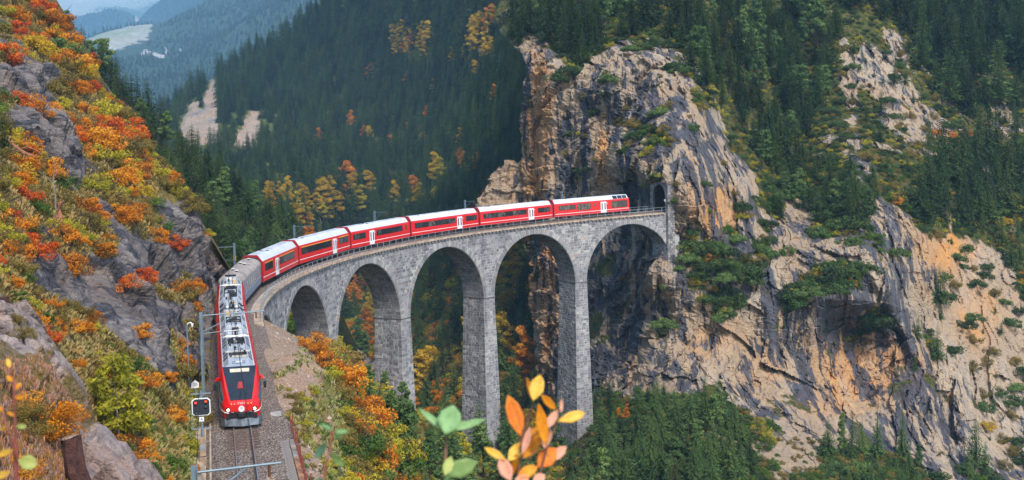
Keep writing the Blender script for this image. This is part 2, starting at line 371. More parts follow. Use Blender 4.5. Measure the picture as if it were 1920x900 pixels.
def c_at(px, py, P):
    n = fbm(P * .05, 4, 31); n2 = fbm(P * .17, 3, 77)
    top = sg((rim(px) + n * 22 + n2 * 10 - py) / 7.); bot = sg((py - cbase(px) - n * 14) / 7.) * (1 - .0 * n)
    veg = np.clip(top + bot, 0, 1) * (.62 + .45 * n2 + .25) + blob(px, py, VEGC) + np.maximum(0, n2 - .28) * .9
    return dict(veg=veg, stain=np.clip(1.8 * blob(px, py, STC) + .35 * np.maximum(0, n2 - .15), 0, 1), dark=np.where(blob(px, py, DKC) < 0, .30, .8) * np.clip(blob(px, py, DKC), -1, 1) + .35 * n + .25 * n2 - 1.6 * np.clip(blob(px, py, SCREE), 0, 1))
SCREE = [(1790,470,40,50,0,.9),(1850,580,100,110,20,.9),(1880,760,50,110,0,.7),(1760,640,26,90,-15,.6),(1590,150,14,90,-8,.8),(1690,230,30,60,-40,.6),(1480,850,60,50,-30,.9)]
def c_disp(P, px, py, a):
    k = (1 - .75 * np.clip(a['veg'], 0, 1)) * (1 - .55 * np.clip(blob(px, py, SCREE), 0, 1))
    wv = np.stack([fbm(P * .05, 3, s_) for s_ in (1, 2, 3)], -1) * 4; Y = np.array([1, .38, 1.]); R_ = (P + wv) * Y
    tl = R_[..., 0] * .34 + R_[..., 2]; R2 = np.stack([R_[..., 0] - .30 * R_[..., 2], R_[..., 1], tl], -1)   # joints lean a little
    d = 2.2 * ridged(P * Y * np.array([.060, .06, .018]), 2, 3) + 3.2 * cells(R2 * np.array([.10, .10, .04]), 9) + 1.6 * cells(R2 * np.array([.28, .28, .12]), 19) + 0.75 * cells(R_ * np.array([.62, .62, .36]), 29) + .35 * cells(R_ * np.array([1.3, 1.3, .9]), 39)
    tz = P[..., 2] / 6.5 + .9 * fbm(P * .045, 3, 14); tz = tz - np.floor(tz); tz2 = P[..., 2] / 2.3 + .9 * fbm(P * .1, 3, 15); tz2 -= np.floor(tz2)
    d = d + 2.0 * (tz ** 2 - .4) * (.5 + .5 * fbm(P * .06, 2, 16)) + .6 * (tz2 - .5)     # bedding: each bed swells out and steps back
    d = d * k + .8 * fbm(P * .12, 3, 4)
    # ledges that overhang: a shelf pushed out above a hollow
    d += blob(px, py, [(1565,560,90,16,5,3.5),(1620,625,80,18,12,-3.),(1385,525,40,8,0,2.5),(1390,548,40,10,0,-2),(1670,560,16,70,-30,3.2),(1705,640,12,60,-32,3),(1600,330,26,26,0,4),(1510,430,30,20,0,2.5),(1350,370,32,50,0,-3.5),(1246,520,30,34,0,6.5)])
    q = np.exp(-((px - 1228) / 34.) ** 4 - ((py - 378) / 46.) ** 4)      # keep the rock off the portal
    d = d * (1 - .8 * q)
    return np.stack([-.33 * d, -.94 * d, .12 * d], -1)
def tunnel_cut(V):
    t = np.arctan2(V[:, 1] - GC[1], V[:, 0] - GC[0]); r = np.hypot(V[:, 0] - GC[0], V[:, 1] - GC[1])
    zr = V[:, 2] - zdeck_t(t)
    u = np.clip((T5 - .088 - t) / .073, 0, 1); ro = 2.0 * u * u
    inn = (t < T5 + .02) & (t > T5 - .18) & (r > R_IN + .35 + ro) & (r < R_IN + 5.15 + ro) & (zr > -.3) & (zr < 5.4)
    inn |= (t < T5 + .02) & (t > T5 - .088) & (r > R_IN - .6) & (r < R_IN + 5.3) & (zr > -3) & (zr < 5.7)
    return inn
CL = lin([(-150,925),(40,935),(80,960),(100,972),(120,980),(300,982),(380,986),(450,992),(600,1000),(720,1014),(800,1020),(1080,1035)])
def CLn(a): return CL(a) + 7 * fbm(np.stack([a * .03, a * 0, a * 0], -1), 3, 8)
sheet('cliff', 'rows', -150, 1080, 540, CLn, lambda a: 2110 + a * 0, 500, Dc, M['cliff'], c_disp, c_at,
      (('lo', ((8, 30, -2), (30, 90, -8))), ('a0', ((30, 60, 20), (60, 200, 0))), ('hi', ((60, 60, 0),))), tunnel_cut)

# --- left hillside above the line
Dn = [(405,540,132),(400,600,112),(388,700,90),(385,780,78),(372,860,67.5),(366,900,63.5),(350,1000,55),(368,420,131),(335,370,134),(290,300,140),(235,230,148),(190,180,155),(110,60,175),(60,0,192),(20,-60,212),
(0,0,170),(-150,-50,190),(0,100,132),(0,200,106),(0,300,89),(0,400,75),(0,500,63),(0,600,54),(0,700,47),(0,900,37),(0,1000,33),(100,200,127),(100,300,104),(100,400,88),(100,500,75),(100,600,65),(100,700,56),(100,900,43),
(200,300,121),(200,400,101),(200,500,87),(200,600,76),(200,700,67),(200,900,51),(300,400,118),(300,500,101),(300,600,87),(300,700,76),(300,800,67),(300,900,58),(360,600,104),(360,700,88),(350,800,74),(-150,300,70),(-150,600,44),(-150,900,32)]
NR = lin([(-60,40),(0,66),(60,110),(110,148),(180,188),(230,232),(300,288),(370,334),(420,366),(460,386),(500,396),(540,405),(580,405),(640,396),(700,390),(780,386),(860,374),(900,368),(1000,350)])
def NRn(a): return NR(a) + np.where(a < 560, 6, 2) * fbm(np.stack([a * .045, a * 0, a * 0], -1), 4, 12)
ROCKL = [(30,150,45,26,35,1),(95,225,34,60,-25,1.1),(45,245,60,26,30,1),(105,290,60,24,45,.9),(70,150,30,20,0,.6),(135,330,14,44,-20,1),(160,560,110,34,35,1.1),(90,520,70,36,30,.8),(230,530,44,70,-35,.8),(270,450,22,60,-30,.7),(300,490,40,50,-30,.8),(340,470,28,66,-28,.9),(375,500,20,50,-15,.9),(330,600,40,40,20,.8),
 (385,600,16,60,0,.9),(250,640,70,36,40,.9),(210,420,16,70,-30,.7),(340,420,20,34,-35,.7),(300,395,14,30,-30,.6),(290,720,40,30,20,.5),(60,440,30,12,10,.5),(150,640,60,20,30,.6),(350,680,30,40,0,.6),(10,130,30,14,0,.5)]
def n_at(px, py, P):
    n = fbm(P * .12, 4, 51); n2 = fbm(P * .4, 3, 52)
    rock = blob(px, py, ROCKL) * .95 + n * .42 + n2 * .16 + .12
    return dict(veg=.98 - 1.25 * rock, stain=np.clip(blob(px, py, [(390,470,14,50,0,.8),(330,640,30,20,0,.5),(340,480,16,40,-25,.5),(120,180,20,12,0,.6)]) + n * .35, 0, 1), dark=n2 * .5 + .15 * n)
def n_disp(P, px, py, a):
    k = np.clip(1.05 - a['veg'], .15, 1)
    c, s_ = cos(radians(42)), sin(radians(42)); Q = np.stack([P[..., 0] * c - P[..., 2] * s_, P[..., 1], P[..., 0] * s_ + P[..., 2] * c], -1)
    d = 2.2 * cells(Q * np.array([.10, .13, .26]), 41) + 1.2 * cells(Q * np.array([.22, .3, .55]), 43) + .35 * cells(Q * np.array([.6, .7, 1.1]), 44) + .4 * ridged(Q * np.array([.4, .6, 1.0]), 2, 45)
    d = d * k * np.clip(P[..., 1] / 90, .5, 1.3) + .5 * fbm(P * .3, 3, 46)
    e = np.clip((NR(py) - px) / 14., 0, 1)      # quiet down beside the line
    d = blur(np.where(py > 560, d * e, d))
    return np.stack([.55 * d, -.55 * d, .6 * d], -1)
sheet('hillside', 'rows', -60, 1000, 460, lambda a: -170 + a * 0, NRn, 280, Dn, M['slope'], n_disp, n_at,
      (('hi', ((.3, 4, -1.5), (0, 26, -16), (-4, 60, -40))), ('a0', ((-10, 30, 6), (-30, 120, -30))), ('a1', ((3, -10, -2),))))

# --- rock outcrop close to the viewer, bottom left
Do = [(0,560,25),(60,640,22),(100,720,20),(140,790,18),(190,830,19),(262,900,18),(330,1000,16),(0,700,16),(0,800,12.5),(0,900,10),(100,900,13),(200,900,16),(-160,560,16),(-160,900,8),(0,1000,8),(200,1000,13),(60,760,15.5)]
OR_ = lin([(530,-60),(556,-8),(575,15),(600,34),(630,66),(660,92),(690,112),(740,128),(790,150),(800,190),(830,214),(870,240),(900,262),(1000,335)])
def o_at(px, py, P):
    n = fbm(P * .7, 4, 61)
    rk = blob(px, py, [(40,610,70,60,40,1.2),(230,870,60,80,40,1.4),(110,700,30,30,0,.6),(180,860,36,50,0,.8)])
    return dict(veg=.75 - 1.1 * rk + n * .35, stain=np.clip(n * .4, 0, 1), dark=-.35 + n * .3)
def o_disp(P, px, py, a):
    d = .75 * cells(P * .5, 62) + .28 * cells(P * 1.3, 63) + .07 * cells(P * 3.2, 65) + .03 * ridged(P * 5., 2, 64); d = blur(d, 2); return np.stack([.5 * d, -.5 * d, .6 * d], -1)
M['outcrop'] = terrain_mat('near_outcrop_rock', (.40, .32, .285), (.24, .195, .18), (.075, .06, .058), (.42, .26, .16), (.13, .11, .035), (.24, .15, .08), (.34, .20, .17), streak=(.6, .6, 1.3), rot=(0, radians(-45), 0), sc=5, bump=.9, dkc=1.3, dk0=.05, dk1=.5)
sheet('rock_outcrop', 'rows', 530, 1000, 300, lambda a: -170 + a * 0, OR_, 240, Do, M['outcrop'], o_disp, o_at,
      (('hi', ((.1, .5, -.6), (.5, 3, -6), (0, 6, -16))), ('a0', ((-.2, 1.5, -.8), (-1, 8, -12)))))

# --- embankment and gorge side, right of the line
EP = [pl(p, q, -.3) for p, q in ((430,580),(430,640),(430,720),(430,820),(430,950),(480,600),(500,640),(510,700),(530,780),(545,860),(556,920),(580,1000),(570,700),(560,650),(400,1100),(600,1100),(480,1000))]
De = EP + [(600,650,112),(545,628,124),(600,645,136),(625,668,140),(580,760,81),(600,700,97),(600,800,80),(620,900,73),(590,860,72),(640,700,113),(640,760,97),(650,830,86),(700,760,125),(700,730,140),(700,850,102),(700,930,86),(760,775,158),(760,850,126),(800,900,128),
 (860,835,195),(900,848,205),(900,900,172),(960,842,212),(1000,900,185),(1050,838,218),(1100,840,218),(1100,900,180),(1160,830,214),(1160,900,178),(1160,1000,150),(900,1000,135),(760,1000,100),(1160,1150,125),(900,1150,100),(700,1150,70),(600,1100,50)]
ET = lin([(425,556),(470,562),(490,596),(510,606),(540,622),(570,632),(600,646),(625,664),(650,692),(700,728),(760,772),(860,832),(950,842),(1050,838),(1160,828)])
def e_at(px, py, P):
    n = fbm(P * .22, 4, 71); n2 = fbm(P * .8, 3, 72)
    g = sg((px - np.interp(py, [600, 660, 700, 760, 820, 900, 1100], [560, 585, 590, 575, 590, 610, 680])) / 9.)
    return dict(veg=.12 + .75 * g + .5 * n2 * (px > 505) + blob(px, py, [(600,700,30,26,30,-.5),(570,800,14,30,0,-.1),(590,870,30,30,0,-.35),(575,760,20,30,0,.4)]), stain=np.clip(n, 0, 1) * .8, dark=-.5 + .5 * n)
def e_disp(P, px, py, a):
    k = np.clip((px - 520 - (py - 600) * .12) / 60, 0, 1); d = (.9 * cells(P * .25, 73) + .35 * cells(P * .9, 74) + 1.2 * fbm(P * .1, 3, 75)) * k
    return np.stack([.3 * d, -.3 * d, .7 * d], -1)
sheet('embankment', 'cols', 425, 1165, 300, ET, lambda a: 1150 + a * 0, 230, De, M['bank'], e_disp, e_at,
      (('lo', ((0, 5, -3), (4, 24, -22), (10, 50, -52))), ('a1', ((8, 4, -10),)), ('a0', ((-4, 0, -3),))))

# --- wooded side of the valley behind the viaduct, and the valley floor
Dm = [(240,260,880),(300,212,900),(420,130,950),(620,5,920),(800,-90,830),(1080,-160,700),(380,330,600),(350,280,700),(420,350,560),(500,420,500),(560,480,540),(650,520,690),(690,560,620),(690,640,480),(690,700,410),(640,640,500),(640,700,420),(600,600,540),(640,820,330),
 (800,450,520),(800,300,700),(800,150,780),(850,500,430),(850,600,365),(850,700,305),(850,850,250),(850,1000,215),(950,450,400),(950,600,325),(950,750,270),(770,600,440),(770,700,360),(980,300,500),(980,150,600),(650,300,730),(650,400,640),(500,250,800),(1060,400,360),(1060,700,290),(1060,900,230)]
MT = lin([(230,268),(300,214),(350,180),(420,132),(480,97),(560,48),(620,8),(660,-25),(1080,-160)])
def m_at(px, py, P):
    n = fbm(P * .03, 4, 81)
    v = 1.0 - blob(px, py, [(374,236,30,30,-40,2.4),(398,190,12,30,0,2.2),(462,250,34,15,-38,2.4),(893,95,16,5,0,1.6),(735,112,6,10,0,1),(670,690,40,24,20,1.5),(640,530,40,3,-8,1.3),(662,645,4,30,-30,1.3),(690,635,5,20,15,1.3),(676,600,4,16,-30,1.3)])
    n2 = fbm(P * .045, 4, 84); return dict(veg=v + .1 * n + (v < .9) * .8 * n2, stain=np.clip(n, 0, 1) * .5, dark=-.35 + 1.2 * n2)
def m_disp(P, px, py, a):
    d = 9 * fbm(P * .012, 4, 82) * np.clip((P[..., 1] - 200) / 300, 0, 1) + 4 * cells(P * .05, 83) * (a['veg'] < .5)
    return np.stack([0 * d, -.7 * d, .5 * d], -1)
M['mid_land'] = terrain_mat('valley_side_ground', (.40, .32, .24), (.27, .22, .19), (.2, .18, .17), (.5, .3, .2), (.06, .085, .025), (.12, .14, .035), (.18, .14, .035), rot=(0, radians(40), 0), sc=.35, bump=.6)
sheet('wooded_mountainside', 'cols', 230, 1080, 230, MT, lambda a: 1040 + a * 0, 260, Dm, M['mid_land'], m_disp, m_at, (('lo', ((0, 60, -20), (0, 300, -160))), ('a0', ((-60, 60, -60),))))

# --- dark wooded spur behind the left hillside
Dl = [(60,30,360),(140,112,330),(200,172,315),(260,225,300),(330,290,285),(400,345,272),(460,400,262),(520,450,258),(600,490,262),(400,500,205),(330,370,225),(480,480,222),(200,260,250),(600,560,232),(400,620,180),(600,640,190),(60,200,300),(520,560,208),(200,450,200)]
LT = lin([(50,25),(140,112),(200,172),(260,226),(330,292),(400,348),(460,402),(520,450),(610,492)])
sheet('wooded_spur', 'cols', 50, 585, 130, LT, lambda a: 650 + a * 0, 110, Dl, M['forest_floor'], lambda P, px, py, a: np.stack([0 * px, -2 * fbm(P * .05, 3, 91), 1.5 * fbm(P * .05, 3, 91)], -1),
      lambda px, py, P: dict(veg=1 + 0 * px, stain=0 * px, dark=0 * px), (('lo', ((0, 25, -12), (0, 120, -90))), ('a1', ((0, 20, -14), (-6, 50, -60)))))

# --- far hills
D1 = [(60,70,3906),(150,78,4062),(215,52,4218),(285,44,4375),(345,15,4375),(400,-5,4375),(600,-110,4062),(200,110,3281),(285,75,3593),(300,115,2968),(200,225,2343),(330,235,2108),(500,150,2500),(100,230,2656),(640,60,2812),(400,100,3125),(640,300,1875),(60,320,2343)]
T1 = lin([(50,82),(140,78),(160,68),(215,52),(262,45),(285,44),(310,33),(345,15),(400,-6),(480,-50),(700,-170)])
FR = [(290,97,20,8,22,1.7),(266,93,10,7,0,1.3),(308,90,2.6,8,-20,1.7),(331,90,2.6,8,0,2.2),(440,8,12,3,-38,1.4),(178,112,12,5,20,1.2)]
def f1_at(px, py, P):
    md = blob(px, py, [(215,72,62,14,-10,1.6),(190,82,40,10,0,1.0),(262,55,26,8,-10,1.2)])
    return dict(veg=1.0 - blob(px, py, FR) * (1 + .7 * fbm(P * .02, 3, 103)) - np.clip(md, 0, 1) * 1.1, stain=np.clip(md * 1.2, 0, 1), dark=-.9 + 0 * px)
sheet('far_hill', 'cols', 50, 700, 200, T1, lambda a: 345 + a * 0, 130, D1, M['far_land'], lambda P, px, py, a: np.stack([0 * px, -40 * fbm(P * .003, 4, 101) - 25 * cells(P * .012, 102) * (a['veg'] < .5) * (a['stain'] < .3), 16 * fbm(P * .003, 4, 101)], -1), f1_at, (('lo', ((0, 200, -40), (0, 800, -300))),))
D2 = [(40,40,7150),(110,38,7312),(205,16,7637),(262,46,7475),(320,0,6825),(500,-100,6825),(100,120,6500),(300,100,5850),(500,60,5850)]
T2 = lin([(40,42),(108,40),(160,26),(205,18),(240,22),(262,34),(290,12),(320,-8),(500,-130)])
sheet('far_ridge', 'cols', 40, 500, 150, T2, lambda a: 190 + a * 0, 70, D2, M['far_land'], lambda P, px, py, a: np.stack([0 * px, -50 * fbm(P * .003, 4, 111), 20 * fbm(P * .002, 4, 111)], -1),
      lambda px, py, P: dict(veg=1 - blob(px, py, [(120,32,26,6,-8,1.1),(255,36,6,10,0,.7)]), stain=blob(px, py, [(120,32,26,6,-8,.9)]), dark=-.9 + 0 * px), (('lo', ((0, 400, -60), (0, 1500, -500))),))
D3 = [(20,60,9075),(200,60,9350),(400,60,9350),(200,-100,13062),(600,-100,13062),(20,-100,12375),(600,60,9625)]
sheet('far_mountain', 'cols', 0, 640, 150, lambda a: -150 + a * 0, lambda a: 130 + a * 0, 90, D3, M['far_land'], lambda P, px, py, a: np.stack([0 * px, -140 * ridged(P * .0012, 4, 121), 35 * fbm(P * .004, 4, 121)], -1),
      lambda px, py, P: dict(veg=.15 + .5 * fbm(P * .0016, 4, 122), stain=.75 + .3 * fbm(P * .001, 3, 123), dark=-.5 + 0 * px), (('lo', ((0, 800, -100),)),))
# --- valley bottom carried out under everything to the horizon
mb = MB(); mb.add([(-9000, -200, -95), (9000, -200, -95), (11000, 17500, -95), (-11000, 17500, -95)], [(0, 1, 2, 3)])
tag(mb.build('ground', M['forest_floor']), kind='structure')
# --- pinnacle of pale rock left of the cliff, behind the train
def pinn(name, base, label, cat):
    px, py, D, wd, ht, pk = base; n, k = 70, 60; V = []
    for i in range(n):
        f = i / (n - 1); z = f * ht
        for j in range(k):
            a = 2 * pi * j / k; x = cos(a); y = sin(a)
            top = pk(x)
            zz = min(z, top * ht); rr = wd * (1 - .45 * f) * (.35 if zz < z else 1)
            V.append((x * rr, y * rr * .8, zz))
    V = np.array(V); V += (1.3 * cells(V * .3, 131) + .8 * ridged(V * .3, 3, 132))[:, None] * np.c_[V[:, :2] / np.maximum(1, np.hypot(V[:, 0], V[:, 1]))[:, None], V[:, 0] * 0]
    I = np.arange(n * k).reshape(n, k); F = np.stack([I[:-1], np.roll(I, -1, 1)[:-1], np.roll(I, -1, 1)[1:], I[1:]], -1).reshape(-1, 4)
    me = mkmesh(name, V, F, dict(veg=np.full(len(V), -.1), stain=np.full(len(V), .28), dark=np.full(len(V), -.75)), smooth=False)
    o = link(name, me, M['cliff']); o.location = W(px, py, D); return tag(o, label, cat)
pinn('rock_pinnacle', (938, 420, 292, 5.6, 17, lambda x: np.interp(x, [-1, -.5, 0, .3, .7, 1], [.45, .72, .86, .76, .95, .9])), 'pale tan rock pinnacle with two blunt tips rising behind the train roof', 'rock')
pinn('rock_pinnacle', (972, 420, 294, 4.6, 17, lambda x: np.interp(x, [-1, -.5, 0, .5, 1], [.8, .95, .9, .95, .9])), 'pale crag joining the twin tipped pinnacle to the orange cliff edge', 'rock')
# ------------------------------------------------------------------ viaduct
def stone_mat():
    k = NT('viaduct_limestone'); c = k.coord(); t = k.attr('tone')
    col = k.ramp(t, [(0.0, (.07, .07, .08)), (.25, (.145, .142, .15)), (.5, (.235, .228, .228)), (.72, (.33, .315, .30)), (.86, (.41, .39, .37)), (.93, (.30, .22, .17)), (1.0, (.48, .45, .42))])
    n = k.noise(c, .12, 5, .6); col = k.mix(k.rng(n, .4, .65, 0, .5), col, (.10, .105, .12))
    w_ = k.noise(k.coord((1, 1, .10)), .55, 5, .6); col = k.mix(k.rng(w_, .52, .68, 0, .6), col, (.055, .055, .06)); col = k.mix(k.rng(w_, .40, .30, 0, .45), col, (.46, .43, .38))
    n2 = k.noise(c, 5., 4); col = k.mix(k.rng(n2, .35, .7, 0, .5), col, k.mix(.5, col, (.42, .40, .38)))
    return k.done(col, .92, k.bump(k.noise(c, 8., 4), .5, .04), 0, .2)
M['stone'] = stone_mat()
def mortar():
    k = NT('lime_mortar'); c = k.coord(); n = k.noise(c, .15, 5, .6); n2 = k.noise(c, 3., 4)
    col = k.mix(k.rng(n, .35, .65), (.50, .48, .46), (.30, .29, .30)); col = k.mix(k.rng(n2, .5, .7, 0, .4), col, (.2, .2, .2))
    return k.done(col, .95, None, 0, .1)
M['mortar'] = mortar()
M['bore'] = simple('shade_dark_tunnel_lining', (.022, .02, .02), .95, 0, .4, 2., .5)  # near-black colour stands in for the darkness inside the bore
M['dark_stone'] = simple('tunnel_masonry', (.10, .095, .095), .95, 0, .4, 2., .5)
M['coping'] = simple('walkway_boards', (.46, .35, .25), .85, 0, .3, 1.2, .3)
M['galv'] = simple('galvanised_steel', (.32, .36, .38), .5, .6, .12, 4.)
M['concrete'] = simple('worn_concrete', (.42, .40, .37), .9, 0, .2, 1.5, .4)

R_OUT = R_IN + 4.9; RA = 10.0; DC = 1.62; ZS = -(DC + RA)      # springing height against the deck
HALF = RA / R_IN                                              # arch half angle
via = empty('viaduct', tuple(sec(T5 + 2.5 * DT, RT, 0)), label='curved grey limestone railway viaduct with tall tapering piers carrying the red train', cat='viaduct')
via_inv = Matrix.Translation(-Vector(via.location))
def vlink(name, me, mat, kind=None):
    o = link(name, me, mat); o.parent = via; o.matrix_parent_inverse = via_inv
    if kind: o['kind'] = kind
    return o
class Stones:
    def __init__(s): s.V = []; s.T = []
    def put(s, c0, c1, c2, c3, nrm, prot, tone):
        """four corners (counter-clockwise), outward normal; a chamfered block standing proud"""
        s.V.append((c0, c1, c2, c3, nrm, prot)); s.T.append(tone)
    def mesh(s, name, joint=.035):
        A = np.array([[a, b, c, d] for a, b, c, d, _, _ in s.V]); N = np.array([x[4] for x in s.V])[:, None]; pr = np.array([x[5] for x in s.V])[:, None, None]
        cen = A.mean(1, keepdims=True); e = A - cen; L = np.linalg.norm(e, axis=-1, keepdims=True)
        base = cen + e * (1 - joint * 1.1 / L) - N * .01; top = cen + e * (1 - joint * 2.0 / L) + N * pr
        V = np.concatenate([base, top], 1); n = len(V); I = np.arange(n)[:, None] * 8
        F = np.concatenate([I + np.array([[4, 5, 6, 7]])] + [I + np.array([[i, (i + 1) % 4, 4 + (i + 1) % 4, 4 + i]]) for i in range(4)], 0)
        T = np.tile(np.array(s.T), 5)
        return mkmesh(name, V.reshape(-1, 3), F, None, {'tone': T})
rs = np.random.default_rng(11)
def tone(): return float(np.clip(rs.beta(2.0, 2.2), 0, 1))
def fill(S, f, u0, u1, v0, v1, nrm, wmin=.45, wmax=1.0, prot=(.02, .09)):
    """one course of blocks between u0 and u1 on surface f(u,v); v0,v1 its bottom and top"""
    if u1 - u0 < .15: return
    n = max(1, int(round((u1 - u0) / rs.uniform(wmin + .1, wmax - .1)))); w_ = rs.uniform(wmin, wmax, n); w_ = np.cumsum(w_ / w_.sum()) * (u1 - u0) + u0; w_ = np.r_[u0, w_]
    for a, b in zip(w_[:-1], w_[1:]):
        S.put(f(a, v0), f(b, v0), f(b, v1), f(a, v1), nrm((a + b) / 2), rs.uniform(*prot), tone())
CH = .45
# ground heights under each pier, found from the terrain
PB = [(-26 + 0, ), ]
pier_t = [T5 + (k + .5) * DT for k in range(5)]             # pier k stands between arch 5-k and arch 4-k
pier_bot = [-50, -50, -36, -24, -13]
HW = (R_IN * DT - 2 * RA) / 2                                # half width of a pier at springing
BS, BT = .020, .026                                          # batters: along the line, across it
# spandrels: core faces in columns following the arch soffit
t_end0, t_end1 = T5 - .088, TE + .006
def soffit(t):
    """height of the masonry's underside above nothing: the arch curve or None over a pier"""
    k = round((t - T5) / DT); d = (t - T5 - k * DT) * R_IN
    if 0 <= k <= 5 and abs(d) < RA: return -DC - RA + math.sqrt(RA * RA - d * d), k
    return None, k
ts = []
for k in range(6): ts += list(T5 + k * DT + np.sin(np.linspace(-pi / 2, pi / 2, 41)) * HALF)
ts += list(np.linspace(T5 + 5 * DT + HALF, t_end1, 5)[1:])
ts = np.array(sorted([t_end0] + [t for t in ts if t > t_end0 + 1e-4]))
def zb(t):
    a, k = soffit(t)
    return a if a is not None else ZS
V = []; F = []
for t in ts:
    z = zb(t) if abs(abs((t - T5) - round((t - T5) / DT) * DT) - HALF) > 1e-6 else ZS
    V += [sec(t, R_IN, -.35), sec(t, R_IN, z), sec(t, R_OUT, z), sec(t, R_OUT, -.35)]
for i in range(len(ts) - 1):
    a = 4 * i; b = a + 4
    F += [(a, b, b + 1, a + 1), (a + 1, b + 1, b + 2, a + 2), (a + 2, b + 2, b + 3, a + 3), (a + 3, b + 3, b, a)]
vlink('spandrel_core', mkmesh('spandrel_core', V, F), M['mortar'])
# end walls going down into the ground at both ends
for ta, tb, zl in ((t_end0 - .03, t_end0 + .0004, -13), (T5 + 5 * DT + HALF - .0006, t_end1, -14)):
    mb = MB(); Vv = [tuple(sec(t, r, z)) for t in (ta, tb) for r in (R_IN + .01, R_OUT - .01) for z in (zl, -.36)]
    mb.add(Vv, [(0, 1, 3, 2), (4, 6, 7, 5), (0, 4, 5, 1), (2, 3, 7, 6), (0, 2, 6, 4), (1, 5, 7, 3)])
    vlink('abutment', mb.mesh('abutment'), M['dark_stone'] if zl < -15 else M['mortar'])
# block facing of the spandrel (near side), ring stones, soffit
S = Stones(); fr = lambda t, z: sec(t, R_IN, z)
nrm_in = lambda t: np.array([-cos(t), -sin(t), 0.])
RO = RA + 1.05
z = -.36
while z > -16.0:
    z1 = z - CH * rs.uniform(.85, 1.12); zm = (z + z1) / 2
    if z1 > ZS:
        free = [(t_end0, t_end1)]
        for k in range(6):
            dz = zm - ZS
            if abs(dz) < RO:
                hw = math.sqrt(RO * RO - dz * dz) / R_IN; c = T5 + k * DT; nf = []
                for a, b in free:
                    if c + hw <= a or c - hw >= b: nf.append((a, b)); continue
                    if c - hw > a: nf.append((a, c - hw))
                    if c + hw < b: nf.append((c + hw, b))
                free = nf
        for a, b in free: fill(S, lambda u, v: fr(u / R_IN, v), a * R_IN, b * R_IN, z1, z, lambda u: nrm_in(u / R_IN))
    else:
        fill(S, lambda u, v: fr(u / R_IN, v), t_end0 * R_IN, (T5 - HALF) * R_IN, z1, z, lambda u: nrm_in(u / R_IN))
        fill(S, lambda u, v: fr(u / R_IN, v), (T5 + 5 * DT + HALF) * R_IN, t_end1 * R_IN, z1, z, lambda u: nrm_in(u / R_IN))
    z = z1
vlink('facing_stones', S.mesh('facing_stones', .042), M['stone'], 'stuff')
for k in range(6):
    S = Stones(); c = T5 + k * DT; n = 72
    for i in range(n):
        a0, a1 = pi * i / n, pi * (i + 1) / n; ro = RO + rs.uniform(-.14, .02)
        f = lambda a, r: sec(c + r * cos(a) / R_IN, R_IN, ZS + r * sin(a))
        if c + ro * cos(a1) / R_IN < t_end0 - .001: continue
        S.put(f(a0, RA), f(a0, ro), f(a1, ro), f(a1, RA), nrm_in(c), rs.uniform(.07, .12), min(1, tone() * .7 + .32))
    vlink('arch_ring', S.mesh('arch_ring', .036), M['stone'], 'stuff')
    S = Stones()                                                # underside of the arch
    na = 78
    for i in range(na):
        a0, a1 = pi * i / na, pi * (i + 1) / na; am = (a0 + a1) / 2
        nn = np.array([sin(c) * cos(am) * 1., -cos(c) * cos(am) * 1., -sin(am)])
        if c + RA * cos(a1) / R_IN > t_end0 - .001:
            us = np.r_[0, np.sort(rs.uniform(.15, .85, 5)), 1] * (R_OUT - R_IN) + R_IN
            for u0, u1 in zip(us[:-1], us[1:]):
                g = lambda a, r: sec(c + RA * cos(a) / R_IN, r, ZS + RA * sin(a))
                S.put(g(a0, u0), g(a1, u0), g(a1, u1), g(a0, u1), nn, rs.uniform(.02, .06), tone() * .7)  # tone lowered: the shade under the arch is put into the stones
    vlink('arch_soffit', S.mesh('arch_soffit', .03), M['stone'], 'stuff')
